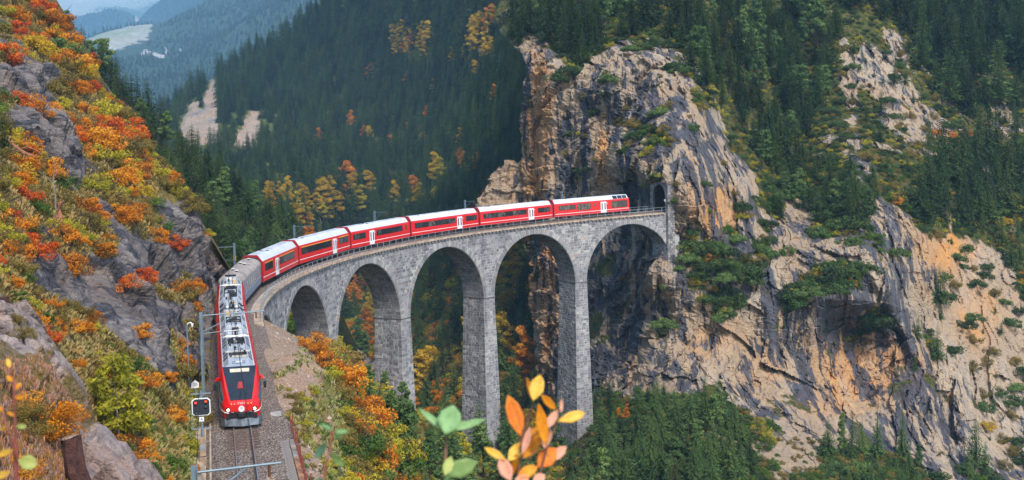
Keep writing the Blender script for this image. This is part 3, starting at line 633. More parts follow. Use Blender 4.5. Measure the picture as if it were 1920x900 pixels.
# piers
def pier(k, zbot):
    t0 = pier_t[k]; O = sec(t0, R_IN, ZS); O = np.array(O)
    er = np.array([cos(t0), sin(t0), 0.]); et = np.array([-sin(t0), cos(t0), 0.]); Wd = R_OUT - R_IN
    def q(u, v, d):     # u along the line (-1..1 faces), v across (0 near, 1 far), d depth below springing
        hu = HW + .02 + BS * d; y0 = -BT * d - .02; y1 = Wd + BT * d + .02
        return O + et * (u * hu) + er * (y0 + (y1 - y0) * v) + np.array([0, 0, -d])
    Dp = ZS - zbot
    Vc = [q(u, v, d) for d in (0, Dp) for (u, v) in ((-1, 0), (1, 0), (1, 1), (-1, 1))]
    vlink('pier', mkmesh('pier', Vc, [(0, 1, 5, 4), (1, 2, 6, 5), (2, 3, 7, 6), (3, 0, 4, 7), (0, 3, 2, 1)]), M['mortar'])
    S = Stones(); d = 0.
    while d < Dp - .2:
        d1 = d + CH * rs.uniform(.88, 1.1)
        hu = HW + BS * d; wv = Wd + 2 * BT * d
        qf = 0
        fill(S, lambda u, v: q(u, 0, v), -1, 1, d1, d, lambda u: -er, .9 / (hu * 2), 1.5 / (hu * 2)) if False else None
        n = max(3, int(round(2 * hu / rs.uniform(.6, .85)))); us = np.r_[-1, np.linspace(-1, 1, n + 1)[1:-1] + rs.uniform(-.35, .35, n - 1) / n, 1]
        for a, b in zip(us[:-1], us[1:]): S.put(q(a, 0, d1), q(b, 0, d1), q(b, 0, d), q(a, 0, d), -er, rs.uniform(.02, .09), min(1, tone() * .9 + .12))  # tone raised: the near face's stronger light is put into its colour
        n = max(4, int(round(wv / rs.uniform(.6, .85)))); us = np.r_[0, np.linspace(0, 1, n + 1)[1:-1] + rs.uniform(-.17, .17, n - 1) / n, 1]
        # cheek facing away from the tunnel is in view only on the far side; both are faced
        for a, b in zip(us[:-1], us[1:]):
            S.put(q(1, a, d1), q(1, b, d1), q(1, b, d), q(1, a, d), et, rs.uniform(.02, .09), tone())
            S.put(q(-1, b, d1), q(-1, a, d1), q(-1, a, d), q(-1, b, d), -et, rs.uniform(.02, .09), tone())
        d = d1
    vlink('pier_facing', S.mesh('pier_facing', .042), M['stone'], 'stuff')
    b = MB(); Mx = Matrix((( *et, ), (*er,), (0, 0, 1))).transposed().to_4x4(); Mx.translation = Vector(O)
    b.box(-HW - .14, HW + .14, -.13, Wd + .13, -.02, .12, Mx); vlink('string_course', b.mesh('string_course'), M['dark_stone'])
for k in range(5): pier(k, pier_bot[k])
# deck, coping, corbels, railings
def ribbon(r0, r1, z0, z1, t0, t1, n):
    b = MB(); b.loft([[tuple(sec(t, r, z)) for r, z in ((r0, z0), (r1, z0), (r1, z1), (r0, z1))] for t in np.linspace(t0, t1, n)]); return b
vlink('deck_fill', ribbon(R_IN + .02, R_OUT - .02, -.34, -.02, t_end0, t_end1, 90).mesh('deck_fill'), M['concrete'])
vlink('coping', ribbon(R_IN - .42, R_IN + .62, -.20, .0, t_end0 + .004, t_end1, 120).mesh('coping'), M['coping'])
vlink('coping', ribbon(R_OUT - .62, R_OUT + .42, -.20, .0, t_end0 + .004, t_end1, 120).mesh('coping'), M['coping'])
cb = MB().box(-.16, .16, -.36, .06, -.26, .0).mesh('corbel'); cb.materials.append(M['stone'])
cb.attributes.new('tone', 'FLOAT', 'FACE').data.foreach_set('value', [.8] * len(cb.polygons))
tt = T5 - .09
while tt < TE:
    p = sec(tt, R_IN, -.202); o = vlink('corbel', cb, None); o.matrix_basis = Matrix.Translation(Vector(p)) @ Matrix.Rotation(tt - pi / 2, 4, 'Z'); tt += .9 / R_IN
post = MB().box(-.035, .035, -.035, .035, 0, 1.12).mesh('railing_post'); post.materials.append(M['galv'])
tps_ = np.arange(T5 - .095, TE + .004, 1.85 / R_IN)
for rr in (R_IN - .30, R_OUT + .30):
    for tt in tps_:
        p = sec(tt, rr, 0.0); o = vlink('railing_post', post, None); o.matrix_basis = Matrix.Translation(Vector(p)) @ Matrix.Rotation(tt - pi / 2, 4, 'Z')
    for h in (.55, 1.1):
        b = MB(); b.tube([tuple(sec(t, rr, h)) for t in np.linspace(tps_[0], tps_[-1], 120)], .03, 5); vlink('handrail', b.mesh('handrail'), M['galv'])

# ------------------------------------------------------------------ tunnel portal and bore
por = empty('tunnel_portal', tuple(sec(t_end0, RT, 0)), label='stone lined tunnel mouth in the grey cliff where the viaduct ends', cat='tunnel')
pinv = Matrix.Translation(-Vector(por.location))
def plink(name, me, mat, kind=None):
    o = link(name, me, mat); o.parent = por; o.matrix_parent_inverse = pinv
    if kind: o['kind'] = kind
    return o
PH, PW = 5.4, 2.35
prof = [(-PW, -.4)] + [(-PW, z) for z in (1., 2.2, 3.0)] + [(PW * -cos(a), 3.0 + 2.4 * sin(a)) for a in np.linspace(.15, pi - .15, 12)] + [(PW, z) for z in (3.0, 2.2, 1.)] + [(PW, -.4)]
tp = t_end0
b = MB(); secs = []
for i, t in enumerate(np.linspace(tp - .002, tp - .075, 12)): secs.append([tuple(sec(t, RT + y + 2.0 * (i / 11) ** 2, z)) for y, z in prof])
b.loft(secs, closed=False, caps=False); b.add(secs[-1], [tuple(range(len(prof)))])
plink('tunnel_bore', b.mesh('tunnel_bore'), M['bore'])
# portal wall: ring stones and wing walls, facing down the line
S = Stones(); et = np.array([-sin(tp), cos(tp), 0.])
pf = lambda y, z: sec(tp, RT + y, z)
z = -16.
front = MB(); 
outer = [(-PW - 1.7, -16), (-PW - 1.6, 6.0), (-1, 7.3), (1.6, 7.1), (PW + 1.2, 5.6), (PW + 1.3, -2)]
def wallpt(y, z, d): return tuple(sec(tp - d / RT, RT + y, z))
# wall slab built as columns left, right and above the opening
def slab(y0, y1, z0a, z0b, z1a, z1b, d0=.0, d1=.45):
    Vv = [wallpt(y, z, d) for d in (d0, d1) for y, z in ((y0, z0a), (y1, z0b), (y1, z1b), (y0, z1a))]
    front.add(Vv, [(0, 1, 2, 3), (7, 6, 5, 4), (0, 4, 5, 1), (1, 5, 6, 2), (2, 6, 7, 3), (3, 7, 4, 0)])
slab(-PW - .95, -PW, -11, -11, 5.4, 6.2, 0, 1.6); slab(-PW, PW + .3, -13, -13, -.42, -.42, 0.002); slab(PW, PW + 1.0, -3, -3, 6.2, 5.2)
aa = np.linspace(0, pi, 13)
for a0, a1 in zip(aa[:-1], aa[1:]):
    y0, y1 = -PW * cos(a0), -PW * cos(a1); slab(y0, y1, 3.0 + 2.4 * sin(a0), 3.0 + 2.4 * sin(a1), 6.2, 6.2)
plink('portal_wall', front.mesh('portal_wall'), M['dark_stone'])
for i in range(26):
    a0, a1 = pi * i / 26, pi * (i + 1) / 26
    g = lambda a, r: pf(-(PW + r) * cos(a), 3.0 + (2.4 + r) * sin(a))
    S.put(g(a0, 0), g(a1, 0), g(a1, .6), g(a0, .6), et, .09, tone() * .8 + .1)
z = 6.15
while z > -11.2:
    z1 = z - CH
    if z1 > 3.0:
        hw = (PW + .62) * math.sqrt(max(0, 1 - ((z - 3.2) / 3.05) ** 2)) if z - 3.2 < 3.05 else 0
    else: hw = PW
    for a, b_ in ((-PW - .93, -hw), (hw, PW + .98)) if z > -.4 else ((-PW - .93, PW + .3),):
        if b_ - a > .3 and z < 6.9: fill(S, lambda u, v: pf(u, v), a, b_, z1, z, lambda u: et, .4, .8)
    # the flank towards the viewer
    if z < 5.6:
        fl = lambda u, v: sec(tp - u / RT, RT - PW - .95, v)
        fill(S, fl, 0, 1.6, z1, z, lambda u: nrm_in(tp), .4, .8)
    z = z1
plink('portal_stones', S.mesh('portal_stones', .03), M['stone'], 'stuff')
b = MB(); b.box(-.22, .22, -.05, .05, -.22, .22); o = b.build('signal_plate', simple('white_enamel', (.8, .8, .78), .4), None); o.parent = por
o.location = Vector(sec(tp + .004, RT - PW - .45, 2.4)) - Vector(por.location); o.rotation_euler = (0, 0, tp)

# ------------------------------------------------------------------ track: ballast, sleepers, rails
def ballast():
    k = NT('track_ballast'); c = k.coord(); v = k.voro(c, 11., out='Color'); bw = k.n('ShaderNodeRGBToBW'); k.t.links.new(v, bw.inputs[0])
    d = k.voro(c, 11.); n = k.noise(c, .5, 4)
    col = k.ramp(bw.outputs[0], [(.1, (.09, .066, .052)), (.4, (.235, .175, .14)), (.7, (.39, .305, .25)), (.95, (.58, .50, .44))])
    col = k.mix(k.rng(n, .35, .65, 0, .35), col, (.20, .13, .09)); col = k.mix(k.rng(d, .35, .6, 0, .8), col, (.03, .025, .02))
    return k.done(col, .95, k.bump(d, -1.0, .07), 0, .2)
M['ballast'] = ballast()
M['rail'] = simple('rusty_rail', (.17, .10, .07), .6, .4, .3, 6.); M['railtop'] = simple('polished_rail_head', (.42, .40, .39), .35, .8, .1, 6.)
M['sleeper'] = simple('weathered_sleeper', (.15, .10, .08), .9, 0, .3, 3., .4)
S_END = S_E + 75
secs = [[tuple(track(s, o, z)) for o, z in ((-2.1, -.1), (-1.6, .10), (-.5, .13), (.5, .13), (1.6, .10), (2.35, -.5))] for s in np.r_[np.linspace(-20, S_E - 6, 120)]]
b = MB(); b.loft(secs, closed=False, caps=False)
sc2 = [[tuple(track(s, o, z)) for o, z in ((-3.3, -.25), (-1.9, .10), (-.5, .13), (.5, .13), (1.7, .10), (2.9, -.5))] for s in np.linspace(S_E - 6, S_END, 90)]
b.loft(sc2, closed=False, caps=False)
bal = link('ballast_bed', b.mesh('ballast_bed'), M['ballast']); tag(bal, kind='structure')
# loose stones on the ballast in view
N = 9000; ss = rs.uniform(S_E + 28, S_END - 8, N); oo_ = -rs.uniform(-2.4, 2.6, N); P = track(ss, oo_, .085); P[:, 2] -= np.where(oo_ < -1.8, (-oo_ - 1.8) * .25, 0) + np.where(oo_ > 1.6, (oo_ - 1.6) * .46, 0)
tet = np.array([[1, 0, -.4], [-.5, .87, -.4], [-.5, -.87, -.4], [0, 0, .6]])
V = P[:, None] + tet[None] * rs.uniform(.03, .07, (N, 1, 1)) * rs.uniform(.6, 1.3, (N, 4, 1)); I = np.arange(N)[:, None] * 4
me = mkmesh('ballast_stones', V.reshape(-1, 3), np.concatenate([I + np.array([[0, 1, 3]]), I + np.array([[1, 2, 3]]), I + np.array([[2, 0, 3]])]))
tag(link('ballast_stones', me, M['ballast']), 'loose grey brown crushed stones between the rails', 'gravel', None, 'stuff')
trk = empty('railway_track', tuple(track(150, 0, .1)), label='single metre gauge track on sleepers curving from the foreground over the viaduct', cat='railway track')
tinv = Matrix.Translation(-Vector(trk.location))
def tlink(name, me, mat=None):
    o = link(name, me, mat); o.parent = trk; o.matrix_parent_inverse = tinv; return o
for off in (-.53, .53):
    ss = np.r_[np.linspace(-20, S_E, 130), np.linspace(S_E + 1, S_END, 30)]
    b = MB(); b.loft([[tuple(track(s, off + o, z)) for o, z in ((-.06, .16), (-.06, .18), (-.015, .2), (-.015, .27), (-.032, .28), (.032, .28), (.015, .27), (.015, .2), (.06, .18), (.06, .16))] for s in ss])
    r = tlink('rail', b.mesh('rail'), M['rail'])
    b = MB(); b.loft([[tuple(track(s, off + o, z)) for o, z in ((-.03, .282), (.03, .282), (.028, .31), (-.028, .31))] for s in ss]); h = link('rail_head', b.mesh('rail_head'), M['railtop']); h.parent = r
slm = MB().box(-.11, .11, -.95, .95, 0, .185).mesh('sleeper'); slm.materials.append(M['sleeper'])
clipm = MB().box(-.09, .09, -.13, .13, .161, .19).mesh('rail_clip'); clipm.materials.append(M['rail'])
def frame(s):
    a, b = track(s - .05), track(s + .05); d = b - a; return math.atan2(d[1], d[0])
for s in list(np.arange(S_E + 38, S_END - 30, .62)) + list(np.arange(-9, -5, .62)):
    p = Vector(track(s, 0, .01)); Mx = Matrix.Translation(p) @ Matrix.Rotation(frame(s), 4, 'Z')
    o = tlink('sleeper', slm); o.matrix_basis = Mx
    for y in (-.53, .53): c = link('rail_clip', clipm); c.parent = o; c.location = (0, y, 0)
# ------------------------------------------------------------------ rolling stock
def paint(name, col, rough=.28, var=.05):
    k = NT(name); c = k.coord(); n = k.noise(c, .9, 5); n2 = k.noise(k.coord((.4, 1, 3)), 3., 4)
    cc = k.mix(k.rng(n, .3, .7), tuple(x * (1 - var) for x in col), col); cc = k.mix(k.rng(n2, .55, .8, 0, .22), cc, (.16, .12, .10))
    return k.done(cc, k.rng(n, .3, .7, rough, rough + .15), None, 0, .5)
M['red'] = paint('signal_red_paint', (.60, .008, .008)); M['darkred'] = paint('dark_red_paint', (.30, .008, .010), .5)  # second red is simply a darker one, for end frames
M['roofwhite'] = paint('pale_grey_roof', (.58, .60, .63), .5, .14); M['silver'] = paint('silver_roof_panel', (.40, .43, .47), .38)
M['white'] = paint('white_paint', (.74, .74, .74), .4); M['yellow'] = paint('yellow_stripe', (.80, .50, .03), .4)
def train_glass():
    k = NT('dark_window_glass'); oi = k.n('ShaderNodeObjectInfo'); n = k.noise(k.coord(), 2.6, 3)
    col = k.ramp(oi.outputs['Random'], [(0, (.012, .014, .018)), (.45, (.03, .034, .04)), (.75, (.075, .07, .062)), (1, (.13, .11, .09))])
    col = k.mix(k.rng(n, .45, .6), col, (.014, .016, .02)); return k.done(col, .07, None, 0, .8)
M['glass'] = train_glass()
M['screen'] = simple('windscreen_glass', (.018, .024, .032), .05, 0, .2, 1., 0, .8)
M['glass2'] = simple('greenish_cab_glass', (.035, .065, .065), .05, 0, .2, 1., 0, .9)
M['black'] = simple('sooty_black', (.018, .018, .02), .6, .2, .3, 5.); M['grime'] = simple('grimy_underframe', (.05, .045, .042), .8, .2, .4, 4.)
M['greyblue'] = paint('grey_blue_coach_side', (.20, .235, .30), .45, .1); M['oldroof'] = simple('weathered_coach_roof', (.36, .31, .275), .85, 0, .25, 1.1, .3)
M['plough'] = simple('scuffed_plough_steel', (.17, .19, .21), .45, .6, .25, 3.); M['alu'] = simple('aluminium', (.62, .62, .60), .4, .5, .12, 5.)
M['beige'] = simple('beige_roof_gear', (.55, .50, .38), .6, 0, .2, 4.); M['orange'] = paint('ochre_board', (.65, .38, .10), .6)
def emat(name, col, e):
    k = NT(name); p = k.done(col, .3); k.principled.inputs['Emission Color'].default_value = tuple(col) + (1,); k.principled.inputs['Emission Strength'].default_value = e; return k.m
M['lamp'] = emat('lit_headlamp', (1, .80, .5), 3.5)
R0 = .31
def chord(s0, s1):
    a, b = Vector(track(s0, 0, R0)), Vector(track(s1, 0, R0)); d = (b - a).normalized(); y = Vector((0, 0, 1)).cross(d).normalized(); z = d.cross(y)
    Mx = Matrix.Identity(4); c = (a + b) / 2
    for i in range(3): Mx[i][0] = d[i]; Mx[i][1] = y[i]; Mx[i][2] = z[i]; Mx[i][3] = c[i]
    return Mx, (b - a).length
def text_mesh(s, size, name='lettering', align='CENTER', ext=.004):
    cu = bpy.data.curves.new(name, 'FONT'); cu.body = s; cu.size = size; cu.align_x = align; cu.align_y = 'CENTER'; cu.extrude = ext; cu.resolution_u = 3
    o = bpy.data.objects.new(name, cu); COL.objects.link(o); bpy.context.view_layer.update()
    me = bpy.data.meshes.new_from_object(o.evaluated_get(bpy.context.evaluated_depsgraph_get())); me.name = name
    bpy.data.objects.remove(o); return me
BODY = [(1.30, .55), (1.325, .8), (1.325, 2.72), (1.26, 2.95)]
ROOF = [(1.265, 2.955), (1.05, 3.26), (.80, 3.56), (.66, 3.66)]
def sym(p): return [(-y, z) for y, z in p] + [(y, z) for y, z in reversed(p)]
def bogie(parent, x, mat=None):
    b = MB(); b.box(x - 1.35, x + 1.35, -1.02, -.9, .38, .60); b.box(x - 1.35, x + 1.35, .9, 1.02, .38, .60); b.box(x - .25, x + .25, -.95, .95, .35, .6)
    o = b.build('bogie', M['grime'], parent)
    for dx in (-.95, .95):
        w_ = MB()
        for y in (-.56, .56): w_.tube([(x + dx, y - .055, .37), (x + dx, y + .055, .37)], .37, 14)
        w_.tube([(x + dx, -.8, .37), (x + dx, .8, .37)], .07, 6); w_.build('wheelset', M['grime'], o)
    return o
def side_window(parent, x0, x1, z0, z1, panes, mat=None):
    """a glazed strip on both sides: dark frame part, panes as sub-parts"""
    for sd in (1, -1):
        y = 1.327 * sd; fr_ = MB(); t = .045
        e = .018 * sd
        def bx(a, b_, c, d_, dep): fr_.box(a, b_, min(y, y + dep), max(y, y + dep), c, d_)
        bx(x0, x1, z0, z0 + t, e); bx(x0, x1, z1 - t, z1, e); bx(x0, x0 + t, z0 + t, z1 - t, e)
        bx(x1 - t, x1, z0 + t, z1 - t, e)
        w_ = (x1 - x0) / panes
        for i in range(1, panes): bx(x0 + i * w_ - t * .7, x0 + i * w_ + t * .7, z0 + t, z1 - t, e)
        o = fr_.build('window', M['black'], parent)
        if sd < 0: 
            p = MB().box(x0 + t, x1 - t, y - .006, y + .001, z0 + t, z1 - t).build('pane', M['glass'], o); continue
        for i in range(panes):
            MB().box(x0 + i * w_ + t, x0 + (i + 1) * w_ - t, y - .001, y + .007, z0 + t, z1 - t).build('pane', M['glass'], o)
def door(parent, x0, x1):
    for sd in (1, -1):
        y = 1.327 * sd
        xm = (x0 + x1) / 2
        for a, b_ in ((x0, xm - .012), (xm + .012, x1)):
            d = MB().box(a, b_, min(y, y + .03 * sd), max(y, y + .03 * sd), .58, 2.66).build('door_leaf', M['white'], parent, .01)
            MB().box(a + (b_ - a) * .3, b_ - (b_ - a) * .3, min(y + .031 * sd, y + .036 * sd), max(y + .031 * sd, y + .036 * sd), 1.15, 2.4).build('pane', M['glass'], d)
def coach(name, s0, s1, label, wins, dr, first=False, pano=False, small=None):
    Mx, L = chord(s0, s1); L -= .5; root = bpy.data.objects.new(name, None); COL.objects.link(root); root.matrix_basis = Mx; root.empty_display_size = 1
    tag(root, label, 'train coach', 'red coaches of the train on the viaduct')
    h = L / 2
    b = MB().prism(sym(BODY), -h, h); b.build('body', M['red'], root)
    hr = -h + (.15 if pano else .30)
    rf = MB().loft([[(x, y * sy, z * 1 if sy == 1 else 2.95 + (z - 2.95) * sy) for y, z in sym(ROOF)] for x, sy in ((hr - .0, .93), (hr + .25, 1), (h - .55, 1), (h - .30, .93))]).build('roof', M['roofwhite'], root)
    for x in (hr + 2.2, h - 2.2, 0.4, h * .42, -h * .5):
        MB().box(x - .5, x + .5, -.34, .34, 3.665, 3.70).build('roof_panel', M['silver'], rf)
    for x in np.arange(hr + 1.4, h - .8, 2.3): MB().loft([[(x + dx, y * 1.004, 2.95 + (z - 2.95) * 1.012) for y, z in sym(ROOF)] for dx in (0, .03)]).build('roof_seam', M['silver'], rf)
    v = MB()
    for q in (0, .14, .28): v.box(h * dr + q - .5, h * dr + q + .09 - .5, -.5, -.2, 3.665, 3.72)
    for q in (0, .14, .28): v.box(h * dr + q - .5, h * dr + q + .09 - .5, .3, .6, 3.665, 3.72)
    v.build('roof_vent', M['black'], rf)
    for x, w_ in ((-h, .06), (h - .24, .24)):
        if pano and x < 0: continue
        MB().prism(sym([(1.335, .5), (1.335, 2.74), (1.28, 2.98), (.82, 3.62), (.68, 3.72)]), x, x + w_).build('end_frame', M['darkred'], root)
    MB().prism(sym([(1.18, .7), (1.18, 2.8), (.7, 3.45)]), h, h + .5).build('gangway', M['black'], root)
    for x0, x1, n, zl, zh in wins:
        side_window(root, h - x1 * L, h - x0 * L, zl, zh, n)
        if first:
            for sd in (1, -1): MB().box(h - x1 * L - .05, h - x0 * L + .05, min(1.327 * sd, 1.34 * sd), max(1.327 * sd, 1.34 * sd), zh + .05, zh + .13).build('first_class_stripe', M['yellow'], root)
    if small:
        for sd in (1, -1): MB().box(h - small * L - .2, h - small * L + .2, min(1.327 * sd, 1.342 * sd), max(1.327 * sd, 1.342 * sd), 1.9, 2.45).build('small_window', M['glass2'], root)
    xd = h - dr * L; door(root, xd - .68, xd + .68)
    for sd in (1, -1):
        for a, b_ in ((-h + .1, xd - .72), (xd + .72, h - .28)):
            MB().box(a, b_, min(1.327 * sd, 1.336 * sd), max(1.327 * sd, 1.336 * sd), 1.02, 1.10).build('white_stripe', M['white'], root)
        MB().box(xd - .98, xd - .86, min(1.327 * sd, 1.335 * sd), max(1.327 * sd, 1.335 * sd), 2.25, 2.42).build('door_button_plate', M['white'], root)
    MB().box(-h + .2, h - .2, -1.18, 1.18, .42, .56).build('underframe', M['grime'], root)
    MB().box(-2.2, 1.8, -1.1, 1.1, .16, .43).build('equipment_box', M['grime'], root)
    bogie(root, h - 3.0); bogie(root, -h + 3.0)
    if pano:   # glazed observation end, facing the tunnel
        b = MB(); 
        for sd in (1, -1):
            for q in range(3):
                x = -h + .5 + q * 1.15; V = [(x, sd * 1.262, 3.0), (x + 1.0, sd * 1.262, 3.0), (x + 1.0, sd * .83, 3.56), (x, sd * .83, 3.56)]
                V2 = [(a, y + sd * .012, z + .012) for a, y, z in V]; b2 = MB().add(V + V2, [(0, 1, 2, 3), (4, 5, 6, 7), (0, 1, 5, 4), (1, 2, 6, 5), (2, 3, 7, 6), (3, 0, 4, 7)]); b2.build('roof_pane', M['glass'], rf)
        MB().box(-h - .02, -h - .005, -.95, .95, 1.5, 2.9).build('end_window', M['glass'], root)
    return root
ZL, ZH = 1.70, 2.56
SB = [-1.2, 17.0, 35.6, 54.1, 72.0, 90.1, 107.0]
coach('coach', SB[5], SB[6], 'red coach coupled right behind the old grey coach, yellow stripe over its windows', [(.07, .27, 2, ZL, ZH), (.46, .88, 4, ZL, ZH)], .385, True)
coach('coach', SB[4], SB[5], 'second red coach behind the grey one, long window strip under a yellow stripe', [(.05, .61, 5, ZL, ZH), (.77, .965, 2, ZL, ZH)], .68, True)
coach('coach', SB[3], SB[4], 'third red coach, door near its left end and one small window at its right end', [(.04, .238, 2, ZL, ZH), (.416, .864, 5, ZL, ZH)], .34, small=.93)
coach('coach', SB[2], SB[3], 'fourth red coach, over the middle arch, six pane window left of its door', [(.057, .64, 6, ZL, ZH), (.80, .97, 2, ZL, ZH)], .705)
coach('coach', SB[1], SB[2], 'fifth red coach, next to last before the tunnel, with a six pane window', [(.05, .63, 6, ZL, ZH), (.79, .96, 2, ZL, ZH)], .694)
coach('coach', SB[0], SB[1], 'last red coach nearest the tunnel with a glazed observation end', [(.066, .281, 3, ZL, ZH), (.304, .48, 2, 1.45, 2.62), (.763, .97, 3, 1.35, 2.62)], .65, pano=True, small=.537)

# old grey coach
Mx, L = chord(107.6, 122.6); L -= .3; h = L / 2
gc = bpy.data.objects.new('grey_coach', None); COL.objects.link(gc); gc.matrix_basis = Mx; tag(gc, 'old grey blue coach with an arched tan roof behind the railcar', 'train coach')
MB().prism(sym([(1.28, .6), (1.30, .9), (1.30, 2.75)]), -h, h).build('body', M['greyblue'], gc)
arc = [(1.36 * cos(a), 2.76 + .78 * sin(a)) for a in np.linspace(pi, 0, 13)]
rf = MB().loft([[(x, y * k_, 2.76 + (z - 2.76) * k_) for y, z in arc] for x, k_ in ((-h - .15, .93), (-h + .3, 1), (h - .3, 1), (h + .15, .93))]).build('roof', M['oldroof'], gc, smooth=False)
for x in np.arange(-h + 1.0, h - .5, 1.55): MB().loft([[(x + dx, y * 1.006, 2.76 + (z - 2.76) * 1.012) for y, z in arc] for dx in (0, .05)]).build('roof_seam', M['oldroof'], rf)
for x, y in ((h - 2.2, .28), (h - 3.6, -.28), (-1, .28), (-2.0, -.28), (-h + 2., .2)):
    v = MB().tube([(x, y, 3.48), (x, y, 3.66)], .13, 8).build('roof_ventilator', M['grime'], rf); MB().tube([(x, y, 3.66), (x, y, 3.72)], .2, 10).build('cowl', M['white'], v)
for sd in (1, -1):
    for i in range(8):
        x = -h + 1.3 + i * (L - 2.6) / 7.6
        w_ = MB().box(x, x + .95, min(1.302 * sd, 1.325 * sd), max(1.302 * sd, 1.325 * sd), 1.62, 2.5).build('window', M['alu'], gc)
        MB().box(x + .07, x + .88, min(1.326 * sd, 1.332 * sd), max(1.326 * sd, 1.332 * sd), 1.69, 2.43).build('pane', M['glass'], w_)
    MB().box(-h, h, min(1.302 * sd, 1.315 * sd), max(1.302 * sd, 1.315 * sd), 1.38, 1.45).build('waist_rail', M['alu'], gc)
    MB().box(-h, h, min(1.302 * sd, 1.315 * sd), max(1.302 * sd, 1.315 * sd), 2.6, 2.68).build('cant_rail', M['alu'], gc)
MB().box(-h + .2, h - .2, -1.15, 1.15, .4, .6).build('underframe', M['grime'], gc); bogie(gc, h - 2.6); bogie(gc, -h + 2.6)
MB().box(h, h + .3, -.6, .6, .7, 2.6).build('gangway', M['black'], gc)

# ------------------------------------------------------------------ leading electric railcar, three sections
rc = bpy.data.objects.new('electric_railcar', None); COL.objects.link(rc); rc.location = track(147, 0, R0); tag(rc, 'red and silver electric railcar numbered 3501 leading the train, with roof gear and lit headlights', 'locomotive')
rinv = Matrix.Translation(-Vector(rc.location))
def section(s0, s1, cab=False):
    Mx, L = chord(s0, s1); h = L / 2
    x1 = h - (2.9 if cab else .05)
    b = MB().prism(sym([(1.26, .5), (1.325, .85), (1.325, 2.50), (1.03, 2.94)]) , -h + .12, x1); body = b.build('body_section', M['red'], rc); body.matrix_parent_inverse = rinv; body.matrix_basis = Mx
    MB().prism([(-1.03, 2.942), (-.66, 3.40), (-.60, 3.42), (.60, 3.42), (.66, 3.40), (1.03, 2.942)], -h + .12, x1).build('roof', M['silver'], body)
    for sd in (1, -1):
        MB().prism([(sd * 1.07, 2.90), (sd * 1.03, 2.99), (sd * 1.0, 2.97), (sd * 1.03, 2.88)], -h + .12, x1).build('gutter_line', M['white'], body)
        MB().prism([(sd * .66, 3.40), (sd * .66, 3.54), (sd * .61, 3.54), (sd * .61, 3.40)], -h + .5, x1 - (1.9 if cab else .3)).build('roof_kerb', M['alu'], body)
        # dark louvres let into the slanted panels
        n = 0
        for x in np.arange(-h + 1.4, x1 - (3.2 if cab else 1.2), 1.18):
            n += 1
            if n % 5 == 0 or (n % 3 == 0 and not cab): continue
            q = lambda f, o: (sd * (1.03 - .37 * f + .012), 2.942 + .458 * f + .012)
            f0, f1 = (.18, .84); (ya, za), (yb, zb_) = q(f0, 0), q(f1, 0)
            V = [(x, ya, za), (x + .62, ya, za), (x + .80, yb, zb_), (x + .18, yb, zb_)]; V2 = [(a, y - sd * .02, z - .02) for a, y, z in V]
            MB().add(V + V2, [(0, 1, 2, 3), (7, 6, 5, 4), (0, 1, 5, 4), (1, 2, 6, 5), (2, 3, 7, 6), (3, 0, 4, 7)]).build('louvre', M['plough'] if n % 2 else M['darkglass'], body)
        wx = [(-h + .9, -h + 2.7, 2)] + [(a, a + 1.5, 1) for a in np.arange(-h + 3.4, x1 - 2, 2.0)]
        for a, b_, n_ in wx:
            w_ = MB().box(a, b_, min(1.327 * sd, 1.345 * sd), max(1.327 * sd, 1.345 * sd), 1.55, 2.45).build('window', M['black'], body)
            MB().box(a + .06, b_ - .06, min(1.346 * sd, 1.352 * sd), max(1.346 * sd, 1.352 * sd), 1.61, 2.39).build('pane', M['glass'], w_)
        MB().box(-h + .12, x1, min(1.327 * sd, 1.336 * sd), max(1.327 * sd, 1.336 * sd), 1.0, 1.07).build('white_stripe', M['white'], body)
    MB().prism(sym([(1.22, .6), (1.22, 2.68), (.62, 3.36)]), -h - .35, -h + .12).build('gangway', M['black'], body)
    MB().box(-h + .3, x1, -1.15, 1.15, .36, .52).build('underframe', M['grime'], body)
    return body, h, x1
M['darkglass'] = simple('dark_roof_louvre', (.07, .075, .09), .5, .2, .2, 4.)
def well(body, x0, x1):   # dark recess bed that the gear stands on
    MB().box(x0, x1, -.61, .61, 3.425, 3.44).build('roof_well', M['black'], body)
def tanks(body, x):
    well(body, x - 1.5, x + 1.5)
    for i, dx in enumerate((-.95, -.28, .40, 1.0)):
        for sd in (1, -1):
            MB().tube([(x + dx - .27, sd * .37, 3.60), (x + dx - .22, sd * .37, 3.60), (x + dx + .22, sd * .37, 3.60), (x + dx + .27, sd * .37, 3.60)], [.06, .17, .17, .06], 12).build('air_tank', M['alu'], body, smooth=True)
    for y in (-.12, 0, .13): MB().tube([(x - 1.4, y, 3.6), (x - .4, y + .05, 3.72), (x + 1.4, y, 3.6)], .03, 5).build('pipe', M['black'], body)
    for sx in (-1.1, 1.2):
        for sd in (1, -1): MB().tube([(x + sx, sd * .62, 3.58), (x + sx + .35, sd * 1.0, 3.36)], .055, 6).build('roof_bracket', M['black'], body)
def grille(body, x0, x1, col='alu'):
    MB().box(x0, x1, -.58, .58, 3.425, 3.52).build('equipment_case', M[col], body)
    n = int((x1 - x0) / .14); b = None
    for i in range(9): 
        y = -.48 + i * .12; MB().box(x0 + .05, x1 - .05, y - .018, y + .018, 3.521, 3.575).build('cooling_fin', M['white'], body)
def crate(body, x0, x1, y0, y1, z, m_): return MB().box(x0, x1, y0, y1, 3.44, 3.44 + z).build('roof_equipment', M[m_], body, .02)
